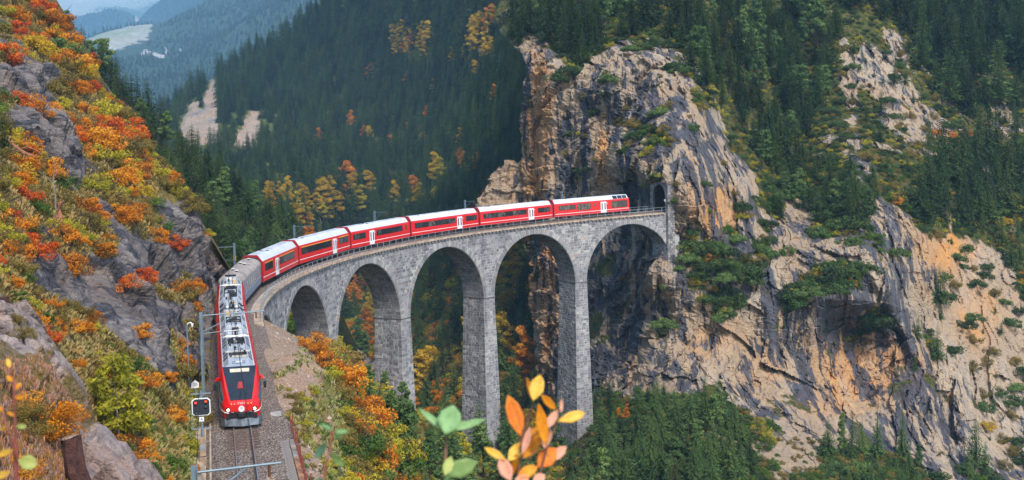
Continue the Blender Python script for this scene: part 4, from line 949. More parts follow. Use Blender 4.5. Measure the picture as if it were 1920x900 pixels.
def pantograph(body, x, up=False, flip=1):
    well(body, x - 1.3, x + 1.3)
    f = MB(); z = 3.50
    for y in (-.42, .42): f.tube([(x - 1.0, y, z), (x + 1.0, y, z)], .035, 5)
    for dx in (-1., 1.): f.tube([(x + dx, -.42, z), (x + dx, .42, z)], .035, 5)
    p = f.build('pantograph', M['black'], body)
    arm = MB(); e = x + flip * .95; tip = x - flip * .2
    for sd in (1, -1): arm.tube([(x - flip * .8, sd * .10, z + .04), (e, sd * .30, z + .16), (tip, sd * .52, z + .24)], .024, 5)
    arm.tube([(e, -.32, z + .16), (e, .32, z + .16)], .024, 5); arm.build('folding_arm', M['grime'], p)
    hd = MB()
    for dx in (-.16, .16): hd.tube([(tip + dx, -.92, z + .20), (tip + dx, -.72, z + .28), (tip + dx, .72, z + .28), (tip + dx, .92, z + .20)], .028, 5)
    for y in (-.5, 0, .5): hd.tube([(tip - .16, y, z + .28), (tip + .16, y, z + .28)], .02, 4)
    hd.build('collector_head', M['alu'], p)
    for dx in (-.95, .95):
        for sd in (1, -1): MB().tube([(x + dx, sd * .42, 3.44), (x + dx, sd * .42, z)], .06, 8).build('insulator', M['orange'], p)
# section three (rear), two (middle), one (cab)
b3, h3, e3 = section(123.3, 138.2); b2, h2, e2 = section(138.7, 154.3); b1, h1, e1 = section(154.8, 171.1, True)
grille(b3, -h3 + .9, -h3 + 1.9); crate(b3, -h3 + 2.1, -h3 + 3.6, -.5, .5, .16, 'beige'); MB().box(-h3 + .45, -h3 + .75, -.55, .55, 3.43, 3.7).build('roof_equipment', M['black'], b3)
crate(b3, -h3 + 2.3, -h3 + 3.2, -.35, .1, .24, 'white'); crate(b3, -h3 + 3.9, -h3 + 5.6, -.55, .2, .14, 'alu'); crate(b3, -h3 + 3.9, -h3 + 5.4, .25, .55, .14, 'orange')
grille(b3, -h3 + 5.9, -h3 + 7.0); pantograph(b3, -h3 + 8.7, flip=-1); well(b3, 2.6, h3 - .6); crate(b3, 2.8, 4.1, -.5, .5, .12, 'alu'); crate(b3, 4.4, 5.6, -.25, .4, .26, 'grime'); crate(b3, 5.9, 6.9, -.5, -.1, .2, 'alu')
crate(b2, -h2 + .5, -h2 + 2.6, -.56, .56, .10, 'alu'); crate(b2, -h2 + .9, -h2 + 1.3, -.1, .1, .34, 'grime'); crate(b2, -h2 + 2.7, -h2 + 3.1, .1, .55, .16, 'orange'); tanks(b2, -h2 + 5.0)
grille(b2, -h2 + 6.8, -h2 + 7.8); crate(b2, -h2 + 7.95, -h2 + 9.4, -.55, -.12, .14, 'orange'); crate(b2, -h2 + 7.95, -h2 + 9.4, -.06, .55, .14, 'beige'); grille(b2, 2.3, 3.4, 'beige'); crate(b2, 3.7, 5.2, -.5, .5, .2, 'alu'); crate(b2, 3.9, 4.9, -.3, .3, .3, 'grime'); crate(b2, 3.75, 3.95, -.58, .58, .26, 'black'); crate(b2, 5.0, 5.2, -.58, .58, .26, 'black')
crate(b2, 5.6, 6.9, -.5, .45, .1, 'alu'); grille(b2, 6.95, 7.5)
crate(b1, -h1 + .5, -h1 + 1.9, -.55, .55, .12, 'alu'); crate(b1, -h1 + .7, -h1 + 1.6, -.2, .3, .28, 'grime'); grille(b1, -h1 + 2.1, -h1 + 3.2); pantograph(b1, -h1 + 5.0); grille(b1, -h1 + 6.6, -h1 + 7.9); crate(b1, -h1 + 8.1, -h1 + 9.1, -.5, .5, .12, 'alu')
well(b1, -h1 + 9.2, -h1 + 10.4); MB().box(-h1 + 9.3, -h1 + 9.5, -.85, .85, 3.5, 3.62).build('collector_head', M['alu'], b1); crate(b1, -h1 + 10.5, -h1 + 11.0, -.68, .68, .05, 'beige')
for bd, x0_, x1_ in ((b3, -h3 + .6, h3 - .4), (b2, -h2 + .4, h2 - .3), (b1, -h1 + .4, h1 - 5.5)):
    rr_ = np.random.default_rng(int(abs(x0_) * 100))
    for q_ in range(16):
        x_ = rr_.uniform(x0_, x1_); y_ = rr_.uniform(-.5, .5); l_ = rr_.uniform(.1, .5); crate(bd, x_, x_ + l_, y_ - .07, y_ + .07, rr_.uniform(.12, .34), ('black', 'grime', 'alu', 'black')[q_ % 4])
for bd, hh in ((b3, h3), (b2, h2), (b1, h1)):
    bogie(bd, -hh + 2.2) if bd is not b1 else None
    bogie(bd, hh - 2.6)
    for sd in (.2, -.2): MB().tube([(-hh + .3, sd, 3.66), (0, sd, 3.68), (hh - (4.5 if bd is b1 else .3), sd, 3.66)], .02, 4).build('high_voltage_cable', M['grime'], bd)
# cab: lofted shell that narrows and leans to the nose
X = e1; hl = h1
WZ = lambda x: 3.44 - .93 * (x - .72)
secs = [(X, 1.325, 1.325, 2.50, 3.40, .66), (X + .68, 1.325, 1.325, 2.46, 3.42, 1.12), (X + 1.2, 1.32, 1.31, 2.18, WZ(1.2), 1.06), (X + 1.8, 1.29, 1.27, 1.82, WZ(1.8), .98), (X + 2.3, 1.21, 1.18, 1.52, WZ(2.3), .88), (X + 2.66, 1.10, 1.06, 1.32, WZ(2.66) - .02, .78), (X + 2.86, .90, .88, 1.18, 1.42, .66)]
L_ = []
for x, w0, w1, zc, zt_, yt in secs:
    half = [(w0 * .95, .55), (w0, .95), (w1, min(1.45, zc - .1)), (w1 * .985, zc), ((w1 * .45 + yt * .55), (zc * .45 + zt_ * .55)), (yt, zt_)]
    L_.append([(x, -y, z) for y, z in half] + [(x, y, z) for y, z in reversed(half)])
shell = MB().loft(L_).build('cab_shell', M['red'], b1, smooth=False)
def quad_plate(name, P, mat, parent, n, th=.02):
    P = [Vector(p) for p in P]; nn = (P[1] - P[0]).cross(P[-1] - P[0]).normalized();
    if nn.dot(Vector(n)) < 0: nn = -nn
    k = len(P); V = [p + nn * (th + .02) for p in P] + [p - nn * .05 for p in P]
    return MB().add([tuple(v) for v in V], [tuple(range(k)), tuple(range(2 * k - 1, k - 1, -1))] + [(i, (i + 1) % k, k + (i + 1) % k, k + i) for i in range(k)]).build(name, mat, parent)
# silver brow, windscreen, side windows
quad_plate('roof_brow', [(X - .05, -.66, 3.41), (X + .66, -.90, 3.425), (X + .66, .90, 3.425), (X - .05, .66, 3.41)], M['silver'], b1, (0, 0, 1))
for sd in (1, -1): quad_plate('roof_brow', [(X - .05, sd * 1.03, 2.95), (X + .45, sd * 1.03, 3.18), (X + .66, sd * .92, 3.42), (X - .05, sd * .66, 3.41)], M['silver'], b1, (0, sd, 1), .02)
MB().tube([(X - 1.0, -.36, 3.46), (X - 1.0, .36, 3.46), (X - .35, .42, 3.46), (X - .35, -.42, 3.46), (X - 1.0, -.36, 3.46)], .035, 5).build('roof_hatch_frame', M['greyblue'], b1)
MB().box(X - .9, X - .45, -.2, .2, 3.44, 3.50).build('roof_hatch', M['white'], b1)
ws = quad_plate('windscreen', [(X + .70, -1.07, WZ(.72)), (X + 2.62, -.68, WZ(2.62)), (X + 2.62, .68, WZ(2.62)), (X + .70, 1.07, WZ(.72))], M['screen'], b1, (1, 0, 1), .015)
quad_plate('destination_blind', [(X + .86, -.62, WZ(.86)), (X + 1.06, -.60, WZ(1.06)), (X + 1.06, .60, WZ(1.06)), (X + .86, .62, WZ(.86))], M['beige'], ws, (1, 0, 1), .05)
quad_plate('driver_seat_back', [(X + 1.62, -.12, WZ(1.62)), (X + 2.0, -.20, WZ(2.)), (X + 2.0, .20, WZ(2.)), (X + 1.62, .12, WZ(1.62))], M['darkred'], ws, (1, 0, 1), .045)
for y0, y1 in ((.30, .05), (-.05, .34)): MB().tube([(X + 2.62, y0, WZ(2.62) + .06), (X + 1.9, y0 + .12, WZ(1.9) + .06)], .018, 5).build('wiper', M['black'], ws)
for sd in (1, -1):
    q = quad_plate('cab_side_window', [(X + .62, sd * 1.315, 2.50), (X + .62, sd * 1.32, 1.55), (X + 2.25, sd * 1.215, 1.30), (X + 2.30, sd * 1.195, 1.52), (X + 1.78, sd * 1.265, 1.84), (X + 1.2, sd * 1.30, 2.18)], M['glass2'], b1, (0, sd, 0), .03)
    quad_plate('cab_side_window', [(X + .80, sd * 1.27, 2.60), (X + 1.2, sd * 1.28, 2.30), (X + 1.8, sd * 1.24, 1.95), (X + 2.28, sd * 1.12, 1.60), (X + 2.28, sd * 1.07, 1.70), (X + 1.8, sd * 1.15, 2.10), (X + 1.2, sd * 1.22, 2.50)], M['glass2'], b1, (0, sd, 1), .03)
    mr = MB().tube([(X + .75, sd * 1.32, 2.58), (X + .72, sd * 1.62, 2.60)], .03, 5).build('mirror_arm', M['red'], b1); MB().box(X + .62, X + .82, min(sd * 1.5, sd * 1.68), max(sd * 1.5, sd * 1.68), 1.95, 2.40).build('mirror', M['black'], mr, .03)
    MB().tube([(X + .5, sd * 1.30, 2.66), (X + .78, sd * 1.44, 2.72)], .10, 8).build('marker_horn', M['red'], b1)
    # headlight
    hb = MB().tube([(X + 2.70, sd * .84, 1.14), (X + 2.88, sd * .82, 1.13)], .15, 12).build('headlight', M['black'], b1); MB().tube([(X + 2.882, sd * .82, 1.13), (X + 2.895, sd * .82, 1.13)], .085, 12).build('lamp_lens', M['lamp'], hb)
    MB().box(X + 2.6, X + 2.93, min(sd * .78, sd * .60), max(sd * .78, sd * .60), .84, 1.0).build('buffer_step', M['black'], b1)
    MB().loft([[(X + x, sd * y, z), (X + x, sd * y, z + .07), (X + x + .012, sd * (y + .012), z + .07), (X + x + .012, sd * (y + .012), z)] for x, y, z in ((.1, 1.33, 1.0), (1.5, 1.315, 1.0), (2.3, 1.23, .98), (2.78, 1.055, .94), (2.905, .87, .92), (2.915, .5, .92))]).build('white_stripe', M['white'], b1)
    for q_ in (.30, .42, .54): MB().tube([(X + 2.88, sd * q_, 1.02), (X + 3.02, sd * q_, .92), (X + 2.98, sd * q_, .66)], .03, 5).build('brake_hose', M['black'], b1)
    for q_ in (.42, .62): MB().box(X + 2.80, X + 2.87, sd * q_ - .03, sd * q_ + .03, 1.44, 1.54).build('marker_lamp', M['orange'], b1)
MB().tube([(X + 2.86, 0, 1.16), (X + 2.945, 0, 1.16)], .19, 16).build('emblem_disc', M['white'], b1)
MB().add([(X + 2.95, -.09, 1.24), (X + 2.95, .09, 1.24), (X + 2.95, .08, 1.18), (X + 2.95, 0, 1.12), (X + 2.95, -.08, 1.18), (X + 2.955, -.09, 1.30), (X + 2.955, .09, 1.30), (X + 2.955, .08, 1.18), (X + 2.955, 0, 1.12), (X + 2.955, -.08, 1.18)], [(4, 3, 2, 1, 0), (5, 6, 7, 8, 9)]).build('emblem_shield', M['alu'], b1)
MB().box(X + 2.86, X + 3.25, -.22, .22, .68, .96).build('coupler', M['black'], b1, .03)
MB().box(X + 2.5, X + 2.93, -.98, .98, .50, .84).build('buffer_beam', M['black'], b1); MB().box(X + 2.5, X + 2.955, -.62, .62, .50, .95).build('coupler_recess', M['black'], b1)
pl_ = [[(X + 2.2, sd * 1.32, .12), (X + 2.2, sd * 1.32, .52)] for sd in (-1, 1)]
MB().loft([[(X + x, y, .10), (X + x - .12, y, .56), (X + x - .17, y, .56), (X + x - .05, y, .10)] for x, y in ((2.35, -1.32), (2.95, -1.05), (3.22, 0), (2.95, 1.05), (2.35, 1.32))]).build('snow_plough', M['plough'], b1)
tm = text_mesh('3501', .26); o = link('running_number', tm, M['white']); o.parent = b1
o.matrix_basis = Matrix.Translation((X + 2.85, 0, 1.50)) @ Matrix(((0, 0.35, .93, 0), (1, 0, 0, 0), (0, .93, -.35, 0), (0, 0, 0, 1))).inverted().transposed().to_4x4()
# ------------------------------------------------------------------ overhead line, signal, lineside
M['mast'] = simple('grey_blue_mast_paint', (.16, .22, .25), .55, .3, .15, 2.)
M['rust'] = simple('rusty_iron', (.20, .045, .03), .85, .1, .35, 5.)
M['box_tan'] = simple('tan_cabinet', (.30, .21, .14), .7, 0, .2, 3.)
M['insul'] = simple('brown_insulator', (.12, .05, .03), .3, 0, .2, 5.)
M['redlamp'] = emat('red_signal_lens', (.75, .06, .02), .35)
M['slab'] = simple('weathered_duct_slab', (.30, .26, .23), .92, 0, .3, 2., .4)
M['plank'] = simple('rust_stained_kerb', (.38, .19, .10), .9, 0, .35, 2., .4)
def lateral(s, off, dz=0): return Vector(track(s, off, dz))
def mast(s, off, top, label, arm=None, hb=.11, base=None, cat='mast', grp=None):
    """steel catenary mast: post, base, bracket arm with stay and insulators"""
    p = lateral(s, off, -.3); a = frame(s); r = empty('catenary_mast', p, a, label=label, cat=cat, group=grp)
    f = MB(); f.box(-hb, hb, -hb, -hb + .03, 0, top); f.box(-hb, hb, hb - .03, hb, 0, top); f.box(-.015, .015, -hb + .03, hb - .03, 0, top); f.build('post', M['mast'], r)
    MB().box(-.3, .3, -.3, .3, -.6, .15).build('footing', M['concrete'], r)
    if arm:
        ly = arm; sgn = -1 if off < 0 else 1      # local +y is left of travel, i.e. minus off
        e = -ly * 1.0
        d = 1 if off > 0 else -1                   # direction (local y) towards the track
        t1 = MB().tube([(0, d * hb, top - .25), (0, d * ly, top - .15)], .045, 6).build('bracket_arm', M['mast'], r)
        MB().tube([(0, d * hb, top - 1.35), (0, d * ly * .62, top - .2)], .035, 6).build('stay', M['mast'], r)
        MB().tube([(0, d * hb, top - 1.5), (0, d * .9, top - 1.45)], .03, 6).build('steady_arm', M['mast'], r)
        MB().tube([(0, d * .9, top - 1.45), (0, d * 1.5, top - 1.42)], .06, 8).build('insulator', M['insul'], r)
        MB().tube([(0, d * 1.5, top - 1.42), (0, d * 2.7, top - 1.38)], .02, 5).build('registration_tube', M['alu'], r)
        MB().tube([(0, d * ly * .86, top - .2), (0, d * ly * .86, top - .62)], .055, 8).build('insulator', M['insul'], r)
    return r
mast(S_E + 33.2, 2.35, 6.95, 'grey steel catenary mast behind the light signal, its arm reaching over the railcar roof', 4.3)
mast(S_E + 75.0, 2.3, 8.35, 'catenary mast at the bottom edge of the photo, its arm crossing the empty track', 2.9)
m2 = mast(103.0, 2.85, 5.4, 'catenary mast beside the grey coach with a yellow plate and an arm towards the rock', None)
MB().box(-.13, .13, .12, .13, 3.3, 3.9).build('yellow_plate', M['yellow'], m2); MB().box(-.12, .12, -.16, -.12, 2.3, 2.6).build('white_plate', M['white'], m2)
MB().box(-.13, .13, -.13, -.121, 3.3, 3.9).build('yellow_plate', M['yellow'], m2)
MB().tube([(0, -.1, 4.95), (0, -5.4, 4.8)], .045, 6).build('bracket_arm', M['mast'], m2); MB().tube([(0, -5.3, 3.3), (0, -3.5, 4.85)], .035, 6).build('stay', M['mast'], m2)
MB().tube([(0, -.1, 3.35), (0, -5.4, 3.25)], .03, 6).build('steady_arm', M['mast'], m2); MB().box(-.09, .09, -5.48, -5.3, 2.9, 5.2).build('drop_post', M['mast'], m2)
for s_, lb in ((81.0, 'thin catenary mast top above the right end of the first red coach'), (57.8, 'thin catenary mast top above the third red coach'), (34.6, 'thin catenary mast top above the fourth red coach, left of the cliff pinnacle'), (11.5, 'thin catenary mast top above the last red coach in front of the orange cliff')):
    mast(s_, 2.95, 5.5, lb, 2.4, .12, grp='catenary masts on the far side of the viaduct')
# wires
wr = M['black']
def wire(name, off, z, sag, label, stations):
    b = MB(); pts = []
    for a, c in zip(stations[:-1], stations[1:]):
        for f in np.linspace(0, 1, 9)[:-1]: pts.append(tuple(track(a + (c - a) * f, off * (0 if a > 0 else 1), z - sag * 4 * f * (1 - f))))
    pts.append(tuple(track(stations[-1], off, z))); b.tube(pts, .014, 4, False)
    tag(b.build(name, wr), label, 'cable')
stn = [-8, 11.5, 34.6, 57.8, 81.0, 103.0, S_E + 5, S_E + 33.2, S_E + 54, S_E + 75]
wire('contact_wire', 0, 4.5, .05, 'thin contact wire strung low over the track and train', stn); wire('catenary_wire', 0, 5.2, .35, 'sagging carrier wire above the contact wire', stn)
b = MB(); b.tube([tuple(track(s, 2.35, 6.3 - .4 * abs(math.sin((s - S_E) / 13)))) for s in np.linspace(S_E + 34, S_E + 75, 20)], .012, 4, False); tag(b.build('feeder_wire', wr), 'thin side wire running between the two nearest masts', 'cable')
# light signal
sp = lateral(S_E + 46.5, 2.38, -.35); sg_ = empty('light_signal', sp, frame(S_E + 46.5) , label='railway light signal with dark white-rimmed board, two red lights on its upper half', cat='signal')
# board faces the viewer: local +x is towards the viewer
MB().tube([(0, 0, 0), (0, 0, 4.55)], .07, 8).build('post', M['mast'], sg_)
def octo(h, c): return [(-h + c, -h), (h - c, -h), (h, -h + c), (h, h - c), (h - c, h), (-h + c, h), (-h, h - c), (-h, -h + c)]
MB().prism([(y, z * .98 + 3.62) for y, z in octo(.52, .14)], .10, .16).build('white_rim', M['white'], sg_)
bd = MB().prism([(y, z * .98 + 3.62) for y, z in octo(.465, .12)], .161, .19).build('signal_board', M['signalblack'] if 'signalblack' in M else simple('matt_signal_board', (.018, .022, .03), .7), sg_)
for y, z, lit in ((.30, 3.90, 1), (-.27, 3.95, 1), (-.27, 3.66, 0), (.27, 3.30, 0)):
    hd = MB().tube([(.19, -y * 1., z), (.30, -y, z)], .10, 12).build('lamp_hood', M['black'], bd); MB().tube([(.301, -y, z), (.31, -y, z)], .075, 12).build('lamp_lens', M['redlamp'] if lit else M['glass2'], hd)
MB().box(-.10, .10, -.56, .56, 4.35, 4.39).build('top_bracket', M['galv'], sg_)
MB().box(-.08, -.05, -.56, -.53, 2.3, 4.33).build('bracket_rod', M['galv'], sg_)
MB().box(-.10, .10, -.5, .5, 2.3, 2.34).build('step_bracket', M['galv'], sg_)
MB().box(.09, .11, -.13, .13, 2.76, 3.02).build('letter_plate', M['white'], sg_)
o = link('letter', text_mesh('A', .22), M['black']); o.parent = sg_; o.matrix_basis = Matrix.Translation((.113, 0, 2.89)) @ Matrix(((0, 0, 1, 0), (1, 0, 0, 0), (0, 1, 0, 0), (0, 0, 0, 1)))
MB().box(.08, .36, -.18, .18, .75, 1.85).build('relay_box', M['box_tan'], sg_, .02); MB().box(.361, .375, -.15, .15, 1.15, 1.45).build('box_label', M['galv'], sg_); MB().box(.08, .34, -.2, .2, .1, .7).build('cable_box', M['box_tan'], sg_, .02)
MB().box(-.3, .45, -.4, .4, -.5, .1).build('footing', M['concrete'], sg_)
# kilometre plate: white, house-shaped
kp = lateral(S_E + 33.6, 2.9, 1.5); km = empty('kilometre_plate', kp, frame(S_E + 33), label='small white house-shaped plate with black numerals on the mast by the rock', cat='sign')
MB().prism([(-.27, 0), (.27, 0), (.27, .34), (0, .56), (-.27, .34)], .02, .05).build('plate', M['white'], km); MB().tube([(0, 0, -2.2), (0, 0, .4)], .03, 6).build('post', M['galv'], km)
o = link('numerals', text_mesh('20', .28), M['black']); o.parent = km; o.matrix_basis = Matrix.Translation((.053, 0, .24)) @ Matrix(((0, 0, 1, 0), (1, 0, 0, 0), (0, 1, 0, 0), (0, 0, 0, 1)))
# lamp post on the rock
lp = lateral(S_E + 33.5, 3.3, 2.6); lo = empty('rock_lamp', lp, frame(S_E + 33), label='short grey post with a white bent lamp head on the rock left of the mast', cat='lamp')
MB().tube([(0, 0, -1.5), (0, 0, 3.3)], .05, 6).build('post', M['mast'], lo); MB().tube([(0, 0, 3.2), (0, .08, 3.38), (0, .28, 3.42), (0, .35, 3.3)], .035, 8).build('gooseneck', M['white'], lo); MB().tube([(0, .35, 3.34), (0, .35, 3.1)], .11, 10, r2=.05).build('lamp_head', M['white'], lo)
# concrete ditch edge at the foot of the rock
secs = [[tuple(track(s, o, z)) for o, z in ((3.0, -.75), (2.8, .12), (2.5, .12), (2.30, -.16), (2.1, -.18), (2.02, .06), (1.92, .06), (1.90, -.6))] for s in np.linspace(S_E + 33, S_E + 68, 30)]
b = MB(); b.loft(secs); tag(b.build('drainage_channel', simple('sandy_concrete', (.46, .36, .26), .95, 0, .25, 1.4, .4)), 'sandy concrete drainage channel between the ballast and the left rock foot', 'channel')
# duct slabs and rusty posts on the right
wk = empty('cable_duct', lateral(S_E + 55, -2.75, .0), label='row of worn grey duct slabs with rust stained kerb beams right of the track', cat='walkway'); wi = Matrix.Translation(-wk.location)
sl = MB().box(-.235, .235, -.42, .42, -.12, .03).mesh('slab'); sl.materials.append(M['slab'])
for s in np.arange(S_E + 43.5, S_E + 73, .5):
    o = link('slab', sl); o.parent = wk; o.matrix_parent_inverse = wi; o.matrix_basis = Matrix.Translation(lateral(s, -2.28 + random.uniform(-.02, .02), random.uniform(-.01, .015))) @ Matrix.Rotation(frame(s) + random.uniform(-.02, .02), 4, 'Z')
km_ = MB().box(-.98, .98, -.14, .14, -.4, .16).mesh('kerb_beam')
for i, s in enumerate(np.arange(S_E + 43.5, S_E + 73, 2.0)):
    me_ = km_ if i > 1 else km_.copy(); o = link('kerb_beam', me_, M['plank'] if i > 1 else M['slab']); o.parent = wk; o.matrix_parent_inverse = wi; o.matrix_basis = Matrix.Translation(lateral(s + 1, -2.86, 0)) @ Matrix.Rotation(frame(s), 4, 'Z')
pm = MB().box(-.035, .035, -.035, .035, -.5, 1.05).box(-.06, .06, -.02, .02, .98, 1.12).mesh('rusty_post'); pm = MB().box(-.04, .04, -.03, .03, -.5, 1.1).mesh('rusty_post'); pm.materials.append(M['rust'])
for i, s in enumerate(np.arange(S_E + 39.5, S_E + 73, 1.15)):
    o = link('rusty_post', pm); o.matrix_basis = Matrix.Translation(lateral(s, -3.08, 0)) @ Matrix.Rotation(frame(s), 4, 'Z') @ Matrix.Rotation(random.uniform(-.10, .12), 4, 'X') @ Matrix.Rotation(random.uniform(-.1, .1), 4, 'Y') @ Matrix.Scale(random.uniform(.75, 1.1), 4, (0, 0, 1))
    od = ['farthest', 'second farthest', 'third farthest', 'fourth farthest', 'fifth farthest', 'sixth farthest', 'seventh farthest', 'eighth farthest']
    lab = od[i] + ' of the leaning rust red posts on the kerb, near the railcar front' if i < 8 else 'leaning rust red iron post on the kerb beside the empty track, below the railcar'
    tag(o, lab, 'post', 'rusty posts along the kerb')
MB_ = MB().box(-.5, .5, -.35, .35, -.1, .03); o = MB_.build('manhole_cover', M['concrete']); o.matrix_basis = Matrix.Translation(lateral(S_E + 36.5, -2.3, .06)) @ Matrix.Rotation(frame(S_E + 36), 4, 'Z'); tag(o, 'pale rectangular concrete cover in the gravel right of the railcar front', 'cover')
# paved edge strip at the viaduct's near end
b = MB(); b.loft([[tuple(track(s, o, z)) for o, z in ((-2.35, -.4), (-2.35, -.012), (-1.75, -.012), (-1.75, -.4))] for s in np.linspace(S_E - 34, S_E - 1, 24)])
tag(b.build('edge_pavement', M['concrete']), kind='structure')
# ------------------------------------------------------------------ vegetation
def leaf_cloud(C, R, n, size, r, flat=.6, up=.3, elong=1.6, cl=None):
    """n small leaf faces spread through each clump; returns quads and tones"""
    V = []; T = []
    C = np.asarray(C, float); k = len(C)
    for i in range(k):
        d = r.normal(size=(n, 3)); d /= np.linalg.norm(d, axis=1, keepdims=True); rad = r.uniform(.25, 1, (n, 1)) ** .5
        p = C[i] + d * rad * (np.asarray(R[i]) * np.array([1, 1, flat]))
        a = r.normal(size=(n, 3)); a /= np.linalg.norm(a, axis=1, keepdims=True); b = np.cross(a, d + r.normal(size=(n, 3)) * .6); b /= np.linalg.norm(b, axis=1, keepdims=True) + 1e-9
        s = size * r.uniform(.5, 1.3, (n, 1)); a = a * s * elong * .5; b = b * s * .5
        q = np.stack([p - a, p - b * .8, p + a, p + b * .8], 1); V.append(q)
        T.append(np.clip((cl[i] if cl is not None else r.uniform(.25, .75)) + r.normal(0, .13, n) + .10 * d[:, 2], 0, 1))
    return np.concatenate(V), np.concatenate(T)
def qmesh(name, Q, T):
    n = len(Q); return mkmesh(name, Q.reshape(-1, 3), np.arange(n * 4).reshape(n, 4), None, {'tone': T})
def spruce_crown(name, h, R, seed, levels=26, droop=.35, dens=9, start=.12, ragged=.3, tone0=.5, seg=5, bsize=1.0):
    r = np.random.default_rng(seed); Q = []; T = []
    for i in range(levels):
        f = i / (levels - 1); z = h * (start + (1 - start) * f ** .92) - .1
        rad = R * (1 - f) ** .82 * r.uniform(1 - ragged, 1 + ragged * .5) + .06 * R
        nb = max(4, int(dens * (1 - f * .45))); ph = r.uniform(0, 6.28)
        for j in range(nb):
            if r.random() < .10: continue
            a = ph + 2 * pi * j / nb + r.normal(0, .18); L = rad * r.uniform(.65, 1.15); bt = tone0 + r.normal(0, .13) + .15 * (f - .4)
            d = np.array([cos(a), sin(a), 0.]); sdw = np.array([-sin(a), cos(a), 0.])
            for s_ in range(seg):
                u0 = (s_ + .1) / seg; u1 = min(1.12, (s_ + 1.35) / seg)
                wd = L * (.30 * bsize * (1 - .55 * u0)) * r.uniform(.7, 1.25); zz0 = z - droop * L * u0 ** 1.4; zz1 = z - droop * L * u1 ** 1.4 + L * .05
                p0 = d * L * u0 + [0, 0, zz0]; p1 = d * L * u1 + [0, 0, zz1]; m_ = (p0 + p1) / 2
                tl = r.uniform(-.5, .2) * wd
                Q.append([p0, m_ + sdw * wd + [0, 0, tl], p1, m_ - sdw * wd + [0, 0, tl * r.uniform(.3, 1.2)]])
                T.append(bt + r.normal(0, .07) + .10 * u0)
                if s_ % 2 == 0:   # hanging twigs
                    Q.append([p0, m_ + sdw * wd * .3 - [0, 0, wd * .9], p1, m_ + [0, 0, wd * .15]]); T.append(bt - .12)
    return qmesh(name, np.array(Q), np.clip(T, 0, 1))
def trunk_mesh(name, h, r0, seed, limbs=0, R=1.5, bend=.03):
    r = np.random.default_rng(seed); b = MB(); n = 7
    pts = [(bend * h * sin(i * 1.3 + seed) * i / n * .5, bend * h * cos(i * 1.7 + seed) * i / n * .5, -.6 + (h + .5) * i / n) for i in range(n + 1)]
    b.tube(pts, [r0 * (1 - .88 * i / n) for i in range(n + 1)], 6, True)
    for k_ in range(limbs):
        f = r.uniform(.25, .9); a = r.uniform(0, 6.28); L = R * r.uniform(.5, 1) * (1.1 - f * .6); i = f * n; p = np.array(pts[int(i)])
        b.tube([tuple(p), tuple(p + [cos(a) * L * .5, sin(a) * L * .5, L * .22]), tuple(p + [cos(a) * L, sin(a) * L, L * .5])], [r0 * .4 * (1 - f * .6), r0 * .22, r0 * .08], 5, False)
    return b.mesh(name)
def pine_crown(name, h, R, seed, n=22, start=.35, leaf=.28, per=46, tone0=.5):
    r = np.random.default_rng(seed); C = []; RR = []; cl = []
    for i in range(n):
        f = r.uniform(start, 1) ; a = r.uniform(0, 6.28); w_ = R * (1 - ((f - start) / (1 - start)) ** 2.2 * .8) * r.uniform(.3, .95)
        C.append([cos(a) * w_, sin(a) * w_, h * f]); RR.append(R * r.uniform(.25, .42)); cl.append(tone0 + r.normal(0, .15))
    Q, T = leaf_cloud(C, RR, per, leaf, r, .5, cl=cl, elong=2.2); return qmesh(name, Q, T)
def bush(name, R, h, seed, n=16, leaf=.16, per=60, spread=1.0, tone0=.5):
    r = np.random.default_rng(seed); C = []; RR = []; cl = []
    for i in range(n):
        a = r.uniform(0, 6.28); q = r.uniform(0, 1) ** .6; z = h * r.uniform(.15, 1) * (1 - .55 * q * q)
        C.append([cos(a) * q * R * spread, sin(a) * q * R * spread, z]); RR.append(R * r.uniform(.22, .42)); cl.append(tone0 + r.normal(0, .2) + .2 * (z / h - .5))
    Q, T = leaf_cloud(C, RR, per, leaf, r, .75, cl=cl); return qmesh(name, Q, T)
def twigs(name, R, h, seed, n=14, r0=.03):
    r = np.random.default_rng(seed); b = MB()
    for i in range(n):
        a = r.uniform(0, 6.28); L = R * r.uniform(.4, 1.1); b.tube([(0, 0, -.3), (cos(a) * L * .45, sin(a) * L * .45, h * r.uniform(.4, .6)), (cos(a) * L, sin(a) * L, h * r.uniform(.75, 1.12))], [r0, r0 * .6, r0 * .2], 4, False)
    return b.mesh(name)
M['spruce'] = leaf_mat('spruce_needles', [(.016, .032, .011), (.034, .062, .018), (.062, .105, .026), (.12, .165, .038)], .5, .12)
M['sprucepale'] = leaf_mat('light_spruce_needles', [(.042, .078, .022), (.070, .125, .034), (.11, .175, .046), (.16, .22, .055)], .4, .15)  # a paler green than the dark spruces
M['olive'] = leaf_mat('olive_conifer_needles', [(.035, .04, .012), (.06, .07, .018), (.085, .10, .025), (.13, .13, .03)], .4, .15)
M['yellow_l'] = leaf_mat('yellow_autumn_leaves', [(.22, .15, .015), (.42, .28, .02), (.58, .36, .02), (.66, .48, .05)], .35, .3)
M['orange_l'] = leaf_mat('orange_autumn_leaves', [(.22, .09, .015), (.50, .17, .015), (.70, .25, .015), (.70, .38, .04)], .35, .3)
M['red_l'] = leaf_mat('red_autumn_leaves', [(.20, .04, .015), (.48, .07, .015), (.68, .13, .015), (.68, .24, .03)], .35, .3)
M['green_l'] = leaf_mat('green_broad_leaves', [(.035, .07, .012), (.06, .12, .02), (.10, .17, .025), (.17, .22, .04)], .4, .25)
M['ygreen_l'] = leaf_mat('yellow_green_leaves', [(.16, .17, .018), (.32, .29, .022), (.48, .40, .03), (.58, .46, .05)], .35, .3)
